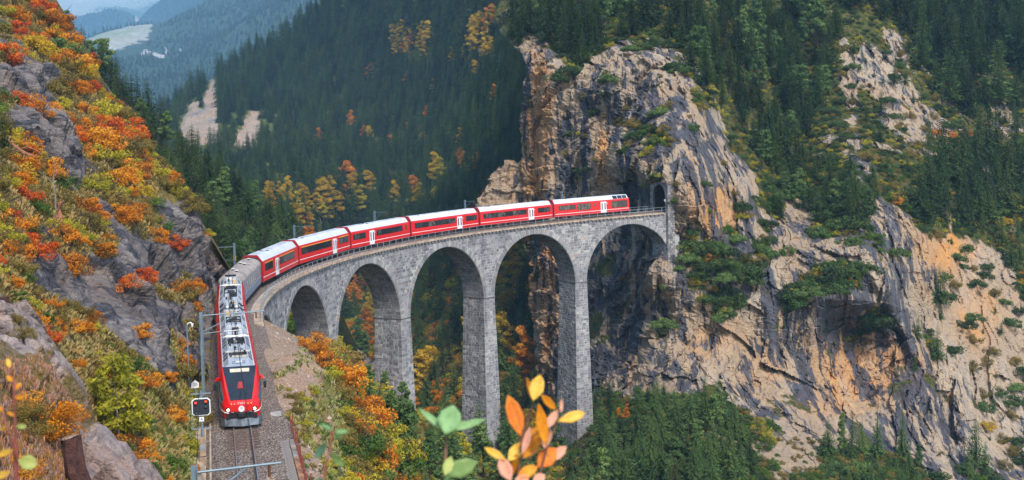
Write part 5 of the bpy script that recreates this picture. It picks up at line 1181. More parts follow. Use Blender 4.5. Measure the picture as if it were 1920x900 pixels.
M['olive_l'] = leaf_mat('olive_brown_leaves', [(.10, .085, .02), (.17, .13, .03), (.24, .18, .04), (.32, .22, .06)], .4, .25)
M['bark'] = simple('conifer_bark', (.085, .062, .05), .95, 0, .3, 3., .5); M['birchbark'] = simple('pale_bark', (.28, .24, .20), .9, 0, .3, 4., .4)
def stuffmat(me, m_):
    me.materials.append(m_); return me
KIND = {}
def kind(k, crowns, trunks): KIND[k] = (crowns, trunks)
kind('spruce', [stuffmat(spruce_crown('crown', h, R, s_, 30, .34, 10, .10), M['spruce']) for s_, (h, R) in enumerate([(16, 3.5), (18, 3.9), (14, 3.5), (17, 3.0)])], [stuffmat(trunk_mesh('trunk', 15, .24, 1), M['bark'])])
kind('lspruce', [stuffmat(spruce_crown('crown', h, R, 10 + s_, 28, .22, 9, .16, .4), M['sprucepale']) for s_, (h, R) in enumerate([(14, 3.2), (17, 3.5), (11, 2.9)])], [stuffmat(trunk_mesh('trunk', 13, .22, 3), M['bark'])])
kind('pine', [stuffmat(pine_crown('crown', h, R, 20 + s_, 34, .34, .34, 80), M['sprucepale']) for s_, (h, R) in enumerate([(11, 2.3), (9, 2.1), (12, 2.0)])], [stuffmat(trunk_mesh('trunk', 10.5, .19, 5, 8, 2.0, .05), M['bark'])])
kind('larch', [stuffmat(spruce_crown('crown', h, R, 30 + s_, 24, .12, 8, .15, .5), M['olive']) for s_, (h, R) in enumerate([(14, 2.6), (12, 2.4)])], [stuffmat(trunk_mesh('trunk', 12, .2, 7), M['bark'])])
for nm, mt in (('ytree', 'yellow_l'), ('otree', 'orange_l'), ('gtree', 'ygreen_l')):
    kind(nm, [stuffmat(pine_crown('crown', h, R, 40 + s_ + len(nm + mt), 34, .2, .24, 100), M[mt]) for s_, (h, R) in enumerate([(8, 2.4), (9, 2.2)])], [stuffmat(trunk_mesh('trunk', 7.5, .13, 9, 8, 1.8, .05), M['birchbark'])])
for nm, mt in (('oshrub', 'orange_l'), ('rshrub', 'red_l'), ('yshrub', 'ygreen_l'), ('gshrub', 'green_l'), ('bshrub', 'olive_l'), ('sshrub', 'yellow_l')):
    kind(nm, [stuffmat(bush('leaves', 1.3, 1.5, 60 + s_ + 7 * len(KIND), 20, .10, 120, 1, .5), M[mt]) for s_ in range(3)], [stuffmat(twigs('twigs', 1.2, 1.5, 5 + len(KIND)), M['bark'])])
kind('mugo', [stuffmat(bush('leaves', 2.0, 1.4, 90 + s_, 22, .17, 120, 1.1, .45), M['spruce']) for s_ in range(2)] + [stuffmat(bush('leaves', 2.0, 1.2, 97, 22, .17, 120, 1.1, .5), M['sprucepale'])], [stuffmat(twigs('twigs', 1.6, 1.3, 77, 8, .05), M['bark'])])
NAME = dict(spruce='spruce_tree', lspruce='spruce_tree', pine='pine_tree', larch='larch_tree', ytree='yellow_tree', otree='orange_tree', gtree='young_tree', oshrub='autumn_shrub', rshrub='autumn_shrub', yshrub='leafy_shrub', gshrub='leafy_shrub', bshrub='dry_shrub', sshrub='autumn_shrub', mugo='dwarf_pine')
rv = np.random.default_rng(5); PLANTS = []
def plant(k, p, sc, label, group=None, sx=None, lean=.03):
    cr, tr = KIND[k]; c = cr[rv.integers(len(cr))]; q = Vector(p) - Vector((0, 0, .25 * min(sc, 1.5)))
    if sx is None: a, b = rv.uniform(.85, 1.15, 2)
    else: a = b = sx
    tz = rv.uniform(0, 6.28); l1, l2 = rv.normal(0, lean, 2)
    PLANTS.append(dict(k=k, p=q, c=c, t=tr[0], sc=sc, a=a, b=b, tz=tz, l=(l1, l2), label=label, group=group, big=sc * dict(spruce=16, lspruce=14, larch=13, pine=10.5).get(k, 6 if 'tree' in k else 1.5) / max(1, p[1])))
def pixel(p):
    d = p[1] * cos(PITCH) + p[2] * sin(PITCH); u = -p[1] * sin(PITCH) + p[2] * cos(PITCH)
    return 960 + F_PX * (p[0] * cos(ROLL) - u * sin(ROLL)) / d, 450 - F_PX * (p[0] * sin(ROLL) + u * cos(ROLL)) / d
ORD = ['leftmost', 'second from left', 'third from left', 'fourth from left', 'fifth from left', 'sixth from left', 'seventh from left', 'eighth from left', 'ninth from left', 'tenth from left']
def finish_plants():
    by = {}; extra = {}
    for e in PLANTS: by.setdefault(NAME[e['k']], []).append(e)
    keep = []
    for nm, L in by.items():
        L.sort(key=lambda e: -e['big'])
        vis = [e for e in L if -60 < pixel(e['p'])[0] < 1980]
        keep += vis[:295]
        for e in vis[295:]: extra.setdefault((nm, e['k']), []).append(e)
    gr = {}
    for e in keep: gr.setdefault(e['label'], []).append(e)
    for lb, L in gr.items():
        if 1 < len(L) <= 10:
            L.sort(key=lambda e: pixel(e['p'])[0])
            for i, e in enumerate(L):
                q = lb + ', ' + ('rightmost' if i == len(L) - 1 else ORD[i])
                e['label'] = q if len(q.replace('-', ' ').split()) <= 16 else lb
        elif len(L) > 10:
            L.sort(key=lambda e: pixel(e['p'])[0]); n3 = len(L) / 3
            for i, e in enumerate(L):
                pt_ = ('left part', 'middle part', 'right part')[min(2, int(i / n3))]; q = lb + ', ' + pt_
                if len(q.replace('-', ' ').split()) <= 16: e['label'] = q; e['group'] = (e['group'] or lb) + ', ' + pt_
    for e in keep:
        Mx = Matrix.Translation(e['p']) @ Matrix.Rotation(e['l'][0], 4, 'X') @ Matrix.Rotation(e['l'][1], 4, 'Y') @ Matrix.Rotation(e['tz'], 4, 'Z') @ Matrix.Diagonal((e['sc'] * e['a'], e['sc'] * e['b'], e['sc'], 1))
        r = bpy.data.objects.new(NAME[e['k']], None); COL.objects.link(r); r.matrix_basis = Mx
        tag(r, e['label'], 'shrub' if 'shrub' in e['k'] or e['k'] == 'mugo' else 'tree', e['group'])
        for me in (e['c'], e['t']):
            o = bpy.data.objects.new(me.name.split('.')[0], me); COL.objects.link(o); o.parent = r
    return extra
def inpoly(x, y, poly):
    n = len(poly); c = False
    for i in range(n):
        (x1, y1), (x2, y2) = poly[i], poly[i - 1]
        if (y1 > y) != (y2 > y) and x < (x2 - x1) * (y - y1) / (y2 - y1) + x1: c = not c
    return c
def scatter(sheetname, poly, n, mind, test=None, tries=60):
    xs = [p[0] for p in poly]; ys = [p[1] for p in poly]; out = []; grid = {}
    for _ in range(n * tries):
        if len(out) >= n: break
        x, y = rv.uniform(min(xs), max(xs)), rv.uniform(min(ys), max(ys))
        if not inpoly(x, y, poly): continue
        if test and not test(x, y): continue
        g = (int(x // mind), int(y // mind)); bad = False
        for a in (-1, 0, 1):
            for b_ in (-1, 0, 1):
                for (u, v) in grid.get((g[0] + a, g[1] + b_), ()):
                    if (u - x) ** 2 + (v - y) ** 2 < mind * mind: bad = True; break
                if bad: break
            if bad: break
        if bad: continue
        grid.setdefault(g, []).append((x, y)); out.append((x, y))
    return out
def grow(sheetname, poly, n, mind, kinds, hpx, label, group, test=None, hm=(2, 30), drop=0):
    """kinds: list of (kind, weight); hpx: height in photo pixels (lo, hi)"""
    pts = scatter(sheetname, poly, n, mind, test); ks = [k for k, _ in kinds]; ws = np.array([w_ for _, w_ in kinds], float); ws /= ws.sum()
    for x, y in pts:
        p = at(sheetname, x, y).copy(); p[2] -= drop; k = ks[rv.choice(len(ks), p=ws)]; h = rv.uniform(*hpx) * p[1] / F_PX; h = float(np.clip(h, *hm)); h = min(h, 1.9 if k == 'mugo' else 2.3) if (sheetname == 'cliff' and (k == 'mugo' or 'shrub' in k)) else h
        base = dict(spruce=16, lspruce=14, pine=10.5, larch=13, ytree=8.5, otree=8.5, gtree=8.5, mugo=1.5).get(k, 1.6)
        plant(k, p, h / base, label[k] if isinstance(label, dict) else label, group[k] if isinstance(group, dict) else group)
def one(k, sheetname, px, py, hpx, label, group=None, sx=None):
    p = at(sheetname, px, py); h = hpx * p[1] / F_PX; base = dict(spruce=16, lspruce=14, pine=10.5, larch=13, ytree=8.5, otree=8.5, gtree=8.5, mugo=1.5).get(k, 1.6)
    return plant(k, p, h / base, label, group, sx)
MIXG = lambda w_: {k: f'{t} {w_}' for k, t in dict(spruce='dark spruces', lspruce='light green spruces', pine='pines', larch='olive larches', ytree='yellow trees', otree='orange trees', gtree='young green trees', oshrub='orange shrubs', rshrub='red shrubs', yshrub='yellow green shrubs', gshrub='green shrubs', bshrub='olive brown shrubs', sshrub='yellow shrubs', mugo='dwarf pines').items()}
MIXL = lambda w_: {k: f'{t} {w_}' for k, t in dict(spruce='dark green spruce', lspruce='light green spruce', pine='round crowned pine', larch='olive larch', ytree='yellow autumn tree', otree='orange autumn tree', gtree='young yellow green tree', oshrub='orange autumn shrub', rshrub='red autumn shrub', yshrub='yellow green leafy shrub', gshrub='green leafy shrub', bshrub='olive brown dry shrub', sshrub='bright yellow shrub', mugo='low dark dwarf pine').items()}
nr = lambda x, y, B: blob(np.array(x), np.array(y), B)
cv = lambda lo: (lambda x, y: atv('cliff', x, y, 'veg') > lo)
# forest above the cliff
w_ = 'in the forest above the cliff, left of the bare gully'
grow('cliff', [(955,-60),(1240,-60),(1235,60),(1165,80),(1090,135),(1030,95),(965,90)], 100, 13, [('spruce', 6), ('lspruce', 2), ('pine', 1)], (60, 105), MIXL('on the left part of the cliff top'), MIXG('on the left part of the cliff top'), hm=(7, 19))
grow('cliff', [(1240,-60),(1570,-60),(1570,60),(1545,200),(1500,330),(1430,330),(1360,215),(1290,130),(1240,55)], 170, 13, [('spruce', 5), ('lspruce', 3), ('pine', 1.5), ('larch', .8)], (55, 100), MIXL(w_), MIXG('above the cliff, left of the bare gully'), hm=(7, 17))
grow('cliff', [(1570,-60),(2000,-60),(2000,190),(1860,215),(1790,220),(1715,150),(1690,60),(1580,35)], 130, 15, [('spruce', 6), ('lspruce', 2.5)], (70, 120), MIXL('in the forest filling the top right corner'), MIXG('in the top right corner'), hm=(8, 21))
grow('cliff', [(1740,340),(1860,300),(1925,330),(1925,420),(1860,430),(1780,440),(1700,420)], 36, 14, [('spruce', 5), ('lspruce', 2)], (70, 130), MIXL('in the clump right of the bare gully'), MIXG('in the clump right of the bare gully'), hm=(5, 17))
grow('cliff', [(1740,220),(1925,200),(1925,560),(1870,470),(1730,320)], 80, 16, [('spruce', 2), ('lspruce', 4), ('sshrub', .8), ('oshrub', 1.4), ('mugo', 2), ('bshrub', 2)], (24, 60), MIXL('on the stony slope at the right edge'), MIXG('on the stony slope at the right edge'), hm=(1.5, 8))
grow('cliff', [(1420,330),(1500,300),(1640,330),(1640,420),(1560,430),(1500,400),(1450,420)], 60, 12, [('spruce', 3), ('lspruce', 5), ('mugo', 2), ('pine', 1)], (32, 75), MIXL('in the hollow below the upper crag'), MIXG('in the hollow below the upper crag'), hm=(2, 9))
grow('cliff', [(1560,90),(1720,90),(1800,330),(1700,400),(1560,300)], 50, 18, [('lspruce', 4), ('mugo', 3), ('gshrub', 1), ('bshrub', 3)], (14, 44), MIXL('scattered on the bare gully'), MIXG('scattered on the bare gully'), hm=(1, 6))
# trees and tufts clinging to the cliff face
grow('cliff', [(1030,90),(1240,80),(1420,330),(1700,380),(1740,420),(1700,640),(1600,640),(1250,620),(1250,300),(1040,170)], 150, 14, [('mugo', 5), ('gshrub', 2), ('bshrub', 2.5), ('lspruce', 1), ('oshrub', .3)], (10, 26), MIXL('clinging to a ledge of the grey cliff'), MIXG('on the ledges of the cliff'), cv(.47), hm=(.8, 3.6))
grow('cliff', [(1040,150),(1250,130),(1400,330),(1420,440),(1250,560),(1100,560)], 40, 20, [('mugo', 2), ('bshrub', 3), ('gshrub', 2)], (7, 15), MIXL('as a small tuft on the steep cliff face'), MIXG('as tufts on the steep face'), hm=(.6, 1.8))
for x, y, h in ((1320,500,18),(1340,492,16),(1375,512,22),(1392,508,22),(1408,516,20),(1362,520,18),(1400,524,18),(1540,520,26),(1565,505,22),(1590,512,24),(1500,560,22),(1485,570,18),(1520,545,20),(1640,600,22),(1632,618,18),(1475,470,20),(1555,400,24),(1600,420,22),(1555,535,20),(1580,530,20),(1525,530,18)):
    one('mugo' if rv.random() < .8 else 'gshrub', 'cliff', x, y + 6, h, 'dense dark dwarf pine clump on the broad ledges right of the tunnel', 'dwarf pine clumps on the broad ledges')
for x, y, h, l in ((1762,580,76,'slim spruce growing out of the pale gully wall'),(1722,640,54,'small spruce below the slim one in the pale gully'),(1757,680,80,'thin light spruce low in the pale gully with bare stem'),(1715,700,30,'tiny bush like spruce on the rock rib')):
    one('lspruce', 'cliff', x, y, h, l, None)
grow('cliff', [(1740,440),(1800,450),(1925,570),(1925,900),(1880,900),(1800,700),(1750,560)], 46, 20, [('lspruce', 2), ('mugo', 3), ('bshrub', 4), ('gshrub', 2), ('sshrub', .5)], (10, 34), MIXL('on the tan scree gully at the right'), MIXG('on the tan scree gully'), hm=(.8, 5))
for i in range(34):
    cx_, cy_ = ((1385, 512), (1330, 496), (1560, 520), (1640, 598), (1430, 470), (1600, 400), (1492, 562), (1570, 540))[i % 8]
    one('lspruce' if i % 3 else 'spruce', 'cliff', cx_ + rv.normal(0, 24), cy_ + rv.normal(2, 8), rv.uniform(26, 46), 'small pointed spruce on the broad green ledges right of the tunnel', 'small spruces on the broad ledges', .4)
# wood at the foot of the cliff
LW = MIXL('in the wood at the foot of the cliff'); GW = MIXG('at the foot of the cliff')
grow('cliff', [(1130,810),(1200,800),(1290,805),(1390,810),(1415,850),(1400,960),(1130,960)], 44, 20, [('spruce', 4), ('lspruce', 4), ('pine', 1)], (60, 110), LW, GW, hm=(4, 11))
grow('cliff', [(1110,740),(1250,752),(1330,750),(1390,775),(1330,800),(1120,800)], 36, 14, [('spruce', 3), ('lspruce', 3), ('gshrub', 1.5), ('mugo', 2), ('pine', 1)], (24, 60), LW, GW, hm=(2, 7))
grow('cliff', [(1410,790),(1450,800),(1440,830),(1425,850)], 8, 10, [('gshrub', 2), ('yshrub', 1)], (16, 30), LW, GW)
grow('cliff', [(1430,830),(1540,820),(1560,900),(1430,920)], 40, 11, [('bshrub', 4), ('gshrub', 1)], (6, 14), MIXL('on the brown scree cone'), MIXG('on the brown scree cone'), hm=(.4, 1.5))
one('spruce', 'cliff', 1322, 800, 98, 'tallest dark spruce standing clear before the pale cliff foot'); one('lspruce', 'cliff', 1348, 800, 84, 'thinner spruce just right of the tallest one at the cliff foot', sx=.8); one('spruce', 'cliff', 1305, 800, 70, 'short dark spruce just left of the tallest one at the cliff foot', sx=.8)
for i, (x, y, h) in enumerate(((1552, 862, 88), (1582, 868, 86), (1598, 866, 104), (1618, 858, 100), (1645, 862, 128), (1692, 862, 96), (1704, 884, 60), (1722, 886, 56))):
    one(('lspruce', 'pine', 'spruce')[i % 3] if i != 4 else 'lspruce', 'cliff', x, y, h, ['slim', 'bare stemmed', 'dark', 'narrow', 'tallest', 'bluish', 'short', 'stubby'][i] + ' tree of the small stand before the orange rock wall', None, .62)
grow('cliff', [(1545,872),(1700,876),(1730,905),(1720,960),(1545,960)], 24, 15, [('gshrub', 2), ('lspruce', 3), ('mugo', 3)], (24, 54), MIXL('in the undergrowth below the orange rock wall'), MIXG('below the orange rock wall'), hm=(1.5, 6))
for x, y, h in ((1828, 880, 92), (1846, 885, 70), (1815, 890, 50), (1850, 900, 50)): one('lspruce', 'cliff', x, y, h, 'dark loose spruce in the small group at the bottom right', 'spruces in the small bottom right group', .9)
grow('cliff', [(1740,860),(1870,890),(1880,960),(1740,960)], 16, 16, [('gshrub', 2), ('mugo', 3)], (20, 36), MIXL('in the bottom right corner'), MIXG('in the bottom right corner'))
one('otree', 'cliff', 1175, 800, 44, 'small bright orange tree right of the tallest pier', None, .7); one('otree', 'cliff', 1160, 785, 26, 'tiny orange tree just above the bright orange one beside the pier', None, .7)
for x, y, h, k in ((1270, 960, 130, 'larch'), (1130, 925, 160, 'spruce'), (1165, 930, 130, 'lspruce'), (1240, 940, 150, 'spruce'), (1300, 950, 130, 'spruce'), (1335, 960, 90, 'lspruce'), (1205, 935, 110, 'lspruce'), (1095, 930, 120, 'lspruce'), (1060, 940, 110, 'spruce')):
    one(k, 'cliff', x, y, h, {'larch': 'yellowing larch with drooping branches low in the gorge by the cliff', 'spruce': 'tall dark spruce rising from the gorge right of the tallest pier', 'lspruce': 'lighter spruce rising from the gorge right of the tallest pier'}[k], MIXG('rising from the gorge right of the tallest pier')[k])
# gorge side below the viaduct
GL, GG = MIXL('on the gorge side below the viaduct'), MIXG('on the gorge side below the viaduct')
grow('embankment', [(700,800),(780,800),(860,850),(1160,850),(1160,1020),(760,1080),(700,900)], 60, 24, [('lspruce', 5), ('pine', 4), ('spruce', 1.5), ('gtree', 1)], (70, 125), GL, GG, hm=(3, 13))
grow('embankment', [(640,700),(700,745),(760,790),(770,850),(720,840),(660,760)], 18, 15, [('lspruce', 4), ('pine', 3)], (50, 90), GL, GG, hm=(2, 8))
for x, y, h, k, l in ((765,900,170,'pine','tall pine with a bare dark trunk standing before the second pier from left'),(845,960,200,'lspruce','broad green spruce behind the green foreground sprig'),(905,905,130,'pine','pine between the sprig and the middle pier'),(712,800,120,'lspruce','bright green spruce in front of the second pier'),(955,930,150,'lspruce','spruce directly behind the orange foreground twig'),(1012,910,110,'pine','pine behind the orange twig, near the tallest pier'),(820,880,110,'lspruce','leafy spruce left of the middle pier foot'),(690,790,80,'pine','small pine left of the second pier foot'),(735,850,100,'lspruce','spruce just left of the bare trunked pine')):
    one(k, 'embankment', x, y, h, l)
grow('embankment', [(612,662),(650,700),(705,765),(745,860),(765,960),(640,960),(665,860),(640,760),(606,700)], 56, 15, [('oshrub', 5), ('yshrub', 3), ('bshrub', 2.5), ('gshrub', 1.5), ('sshrub', 1)], (30, 70), MIXL('on the bank edge above the gorge'), MIXG('on the bank edge above the gorge'), hm=(1.2, 4.2))
for x, y, h, k in ((668,770,60,'otree'),(682,800,64,'otree'),(698,830,62,'otree'),(650,735,44,'gtree'),(720,870,60,'otree'),(682,860,56,'gtree'),(705,905,50,'otree'),(632,700,36,'gtree'),(740,905,50,'otree'),(662,820,50,'gtree')):
    one(k, 'embankment', x, y, h, 'glowing orange small tree on the bank between track and gorge' if k == 'otree' else 'olive yellow small tree on the bank between track and gorge', 'orange trees on the bank' if k == 'otree' else 'olive trees on the bank', 1.1)
grow('embankment', [(575,640),(640,665),(640,720),(600,700)], 14, 12, [('oshrub', 3), ('yshrub', 1), ('bshrub', 1)], (26, 50), MIXL('at the foot of the first tall arch'), MIXG('at the foot of the first tall arch'))
grow('embankment', [(530,730),(590,730),(640,860),(650,960),(575,960)], 60, 11, [('gshrub', 2), ('bshrub', 3), ('yshrub', 2)], (8, 20), MIXL('low on the dirt slope right of the posts'), MIXG('on the dirt slope right of the posts'), hm=(.3, .9))
# left hillside: autumn shrubs between the rocks
HL, HG = MIXL('on the rocky hillside left of the track'), MIXG('on the rocky hillside left of the track')
hv = lambda x, y: atv('hillside', x, y, 'veg') > .55 and x < NR(y) - 3 and not (250 < x < 400 and y > 700)
grow('hillside', [(-20,-40),(66,0),(148,108),(188,178),(232,230),(290,320),(230,420),(120,440),(-20,460)], 105, 19, [('oshrub', 4), ('rshrub', 1.2), ('bshrub', 6), ('yshrub', 3.5), ('gshrub', 1.6), ('sshrub', 1)], (18, 46), HL, HG, hv, hm=(1.2, 4.6))
grow('hillside', [(-20,440),(120,440),(240,400),(300,320),(386,450),(396,560),(380,700),(340,720),(300,640),(200,620),(100,640),(-20,560)], 75, 19, [('oshrub', 2.5), ('rshrub', .6), ('bshrub', 5), ('yshrub', 3), ('gshrub', 1.4)], (14, 36), HL, HG, hv, hm=(.8, 3.6))
grow('hillside', [(180,640),(300,700),(370,760),(366,900),(270,900),(200,800),(150,740)], 50, 16, [('gshrub', 2), ('yshrub', 3), ('bshrub', 3), ('oshrub', 1)], (16, 40), MIXL('on the grassy foot of the hillside beside the signal'), MIXG('beside the signal'), hm=(.4, 1.6))
for x, y, h, k in ((75,30,50,'rshrub'),(120,90,60,'oshrub'),(95,60,60,'oshrub'),(140,130,60,'oshrub'),(10,110,60,'rshrub'),(30,40,50,'oshrub'),(70,215,64,'oshrub'),(180,280,80,'oshrub'),(215,270,70,'rshrub'),(195,262,60,'rshrub'),(240,330,60,'oshrub'),(20,430,70,'oshrub'),(60,470,70,'rshrub'),(20,490,60,'oshrub'),(110,455,60,'oshrub'),(130,500,66,'oshrub'),(185,470,44,'oshrub'),(35,340,50,'oshrub'),(90,330,60,'oshrub'),(50,300,40,'rshrub'),(220,380,40,'oshrub'),(235,560,40,'rshrub'),(255,545,46,'rshrub'),(250,650,44,'oshrub'),(330,465,34,'rshrub'),(345,540,30,'oshrub'),(45,620,70,'oshrub'),(80,640,50,'rshrub'),(140,690,46,'oshrub')):
    one(k, 'hillside', x, y, h * .78, 'large blazing orange shrub among the rocks of the left hillside' if k == 'oshrub' else 'large scarlet shrub among the rocks of the left hillside', 'large orange shrubs of the left hillside' if k == 'oshrub' else 'large scarlet shrubs of the left hillside')
one('gtree', 'hillside', 226, 835, 205, 'tall yellow green birch before the grey slate at lower left', None, .95)
one('gtree', 'hillside', 248, 830, 110, 'smaller yellow birch leaning right of the tall yellow green one', None, 1.2)
one('oshrub', 'hillside', 235, 850, 60, 'orange shrub at the foot of the tall yellow green birch')
for x, y, h, k in ((5,290,70,'lspruce'),(72,100,60,'lspruce'),(105,95,30,'mugo'),(100,215,0,'')):
    if k: one(k, 'hillside', x, y, h, 'young green spruce among orange shrubs high on the left hillside', 'young spruces high on the left hillside')
for i in range(40):
    y = rv.uniform(-10, 470); k_ = ('oshrub', 'bshrub', 'yshrub', 'bshrub')[i % 4]
    one(k_, 'hillside', float(NR(y)) - rv.uniform(0, 10), y, rv.uniform(16, 34), MIXL('on the skyline edge of the left hillside')[k_], MIXG('on the skyline of the left hillside')[k_])
# dark conifers behind the hillside
SL, SG = MIXL('behind the left hillside, above the train bend'), MIXG('on the wooded spur behind the left hillside')
grow('wooded_spur', [(58,20),(140,95),(205,165),(262,222),(332,288),(402,345),(462,400),(540,455),(600,520),(560,600),(440,560),(400,520),(330,380),(230,240),(150,130)], 150, 15, [('spruce', 6), ('lspruce', 2.5), ('larch', 1.2), ('pine', 1)], (60, 100), SL, SG, hm=(5, 14))
for x, y, h in ((90, 60, 80), (112, 100, 90), (150, 150, 84), (165, 175, 96), (185, 205, 110), (215, 225, 70), (235, 250, 80), (75, 30, 60)):
    one('spruce', 'wooded_spur', x, y, h, 'tall dark spruce standing on the skyline of the left hillside', 'spruces on the skyline of the left hillside', .9)
for x, y, h, k in ((440, 520, 96, 'lspruce'), (415, 540, 90, 'lspruce'), (470, 500, 60, 'spruce'), (548, 640, 60, 'gtree'), (556, 650, 50, 'otree'), (600, 480, 50, 'otree'), (575, 470, 40, 'otree')):
    one(k, 'wooded_spur', x, min(y, 640), h, MIXL('close behind the train at the bend')[k], MIXG('close behind the train at the bend')[k])
# mountainside behind the viaduct: nearest trees as things
mvt = lambda x, y: atv('wooded_mountainside', x, y, 'veg') > .6
ML, MG = MIXL('behind the viaduct, low in the gorge'), MIXG('low in the gorge behind the viaduct')
grow('wooded_mountainside', [(775,470),(1000,400),(1030,740),(1000,860),(775,860)], 120, 17, [('spruce', 6), ('lspruce', 2), ('larch', 2), ('ytree', .9), ('otree', .5)], (60, 115), ML, MG, hm=(7, 17))
one('ytree', 'wooded_mountainside', 800, 740, 96, 'bright yellow tree seen between second and third pier', None, 1.2)
for x, y, h, k in ((648, 580, 44, 'otree'), (668, 575, 46, 'otree'), (690, 600, 40, 'ytree'), (694, 650, 44, 'otree'), (650, 600, 90, 'spruce'), (663, 590, 60, 'spruce'), (645, 560, 50, 'otree'), (680, 540, 44, 'ytree'), (665, 545, 40, 'otree'), (690, 620, 40, 'otree'), (672, 690, 70, 'pine'), (660, 700, 50, 'spruce'), (684, 690, 60, 'pine'), (690, 670, 30, 'ytree'), (640, 520, 30, 'otree'), (700, 580, 50, 'gtree')):
    one(k, 'wooded_mountainside', x, y, h, MIXL('on the valley floor seen through the second tall arch')[k], MIXG('seen through the second tall arch')[k])
grow('wooded_mountainside', [(640,500),(720,500),(720,760),(640,760)], 60, 10, [('bshrub', 3), ('yshrub', 3), ('gshrub', 2), ('oshrub', 2), ('lspruce', .8)], (10, 24), MIXL('on the valley floor seen through the arches'), MIXG('on the valley floor'), mvt, hm=(3, 9))
grow('wooded_spur', [(530,520),(585,500),(585,645),(530,645)], 30, 12, [('bshrub', 2), ('yshrub', 3), ('gshrub', 2), ('ytree', 1), ('lspruce', 1.5)], (22, 46), MIXL('seen through the first arch'), MIXG('seen through the first arch'), hm=(1.5, 6))
for i in range(46):
    x = rv.uniform(500, 680) if i % 2 else rv.uniform(480, 980); y = 425 - (x - 500) * .13 + rv.uniform(-50, 20); one(('otree', 'ytree', 'gtree', 'ytree', 'ytree')[rv.integers(5)], 'wooded_mountainside', x, y, rv.uniform(34, 60), 'autumn coloured tree at the foot of the dark forest just above the train', 'autumn trees just above the train')
for x, y, h, k in [(770 + rv.uniform(-30, 40), 100 + rv.uniform(-14, 18), rv.uniform(34, 52), 'ytree' if i % 5 else 'otree') for i in range(20)] + [(900 + rv.uniform(-18, 24), 78 + rv.uniform(-30, 34), rv.uniform(34, 54), 'ytree' if i % 4 else 'otree') for i in range(16)] + [(rv.uniform(560, 960), rv.uniform(110, 340), rv.uniform(24, 38), 'otree' if i % 2 else 'ytree') for i in range(26)]:
    one(k, 'wooded_mountainside', x, y, h, 'small yellow or orange tree among the dark spruces of the far slope', 'autumn trees among the spruces of the far slope')
one('gtree', 'wooded_mountainside', 941, 36, 34, 'single light green tree high on the far slope')

# ---- forests too many to count: geometry-node points carrying tree crowns
def forest(name, src, pts, scl, label):
    me = bpy.data.meshes.new(name); me.vertices.add(len(pts)); me.vertices.foreach_set('co', np.asarray(pts, float).ravel())
    a_ = me.attributes.new('tree_size', 'FLOAT', 'POINT'); a_.data.foreach_set('value', np.asarray(scl, np.float32))
    b_ = me.attributes.new('turn', 'FLOAT', 'POINT'); b_.data.foreach_set('value', rv.uniform(0, 6.28, len(pts)).astype(np.float32))
    o = link(name, me); tag(o, label, 'forest', None, 'stuff')
    g = bpy.data.node_groups.new(name, 'GeometryNodeTree'); g.interface.new_socket('Geometry', in_out='INPUT', socket_type='NodeSocketGeometry'); g.interface.new_socket('Geometry', in_out='OUTPUT', socket_type='NodeSocketGeometry')
    N_ = g.nodes; gi = N_.new('NodeGroupInput'); go = N_.new('NodeGroupOutput'); mp = N_.new('GeometryNodeMeshToPoints'); g.links.new(gi.outputs[0], mp.inputs['Mesh'])
    jn = N_.new('GeometryNodeJoinGeometry')
    for i, me_ in enumerate(src):
        so_ = SRC[me_.name]; oi = N_.new('GeometryNodeObjectInfo'); oi.inputs['Object'].default_value = so_; oi.transform_space = 'ORIGINAL'; oi.inputs['As Instance'].default_value = True; g.links.new(oi.outputs['Geometry'], jn.inputs[0])
    ip = N_.new('GeometryNodeInstanceOnPoints'); ip.inputs['Pick Instance'].default_value = True
    g.links.new(mp.outputs[0], ip.inputs['Points']); g.links.new(jn.outputs[0], ip.inputs['Instance'])
    sa = N_.new('GeometryNodeInputNamedAttribute'); sa.data_type = 'FLOAT'; sa.inputs['Name'].default_value = 'tree_size'
    ta = N_.new('GeometryNodeInputNamedAttribute'); ta.data_type = 'FLOAT'; ta.inputs['Name'].default_value = 'turn'
    cx = N_.new('ShaderNodeCombineXYZ'); g.links.new(ta.outputs[0], cx.inputs[2]); g.links.new(cx.outputs[0], ip.inputs['Rotation'])
    rr = N_.new('FunctionNodeRandomValue'); rr.data_type = 'INT'; rr.inputs[4].default_value = 0; rr.inputs[5].default_value = len(src) - 1
    g.links.new(rr.outputs[2], ip.inputs['Instance Index']); g.links.new(sa.outputs[0], ip.inputs['Scale']); g.links.new(ip.outputs[0], go.inputs[0])
    md = o.modifiers.new('trees', 'NODES'); md.node_group = g; return o
EXTRA = finish_plants()
SRC = {}
for ob in COL.objects:
    if ob.type == 'MESH' and ob.data.name not in SRC and ob.parent and ob.name.split('.')[0] in ('crown', 'leaves'): SRC[ob.data.name] = ob
def fpts(sheetname, poly, n, mind, hpx, base, test=None, hm=(8, 26), dz=0):
    P = []; S_ = []
    for x, y in scatter(sheetname, poly, n, mind, test, 12):
        p = at(sheetname, x, y); h = float(np.clip(rv.uniform(*hpx) * p[1] / F_PX, *hm)); P.append(p + [0, 0, -.03 * h + dz]); S_.append(h / base)
    return P, S_
cs, cl_, cp, cla = KIND['spruce'][0], KIND['lspruce'][0], KIND['pine'][0], KIND['larch'][0]
mv = lambda x, y: atv('wooded_mountainside', x, y, 'veg') > .75 and atv('wooded_mountainside', x, max(y - 26, 0), 'veg') > .6 and not (748 < x < 812 and 104 < y < 140) and not (880 < x < 925 and 90 < y < 125) and not (520 < x < 650 and 400 < y < 445 and rv.random() < .6)
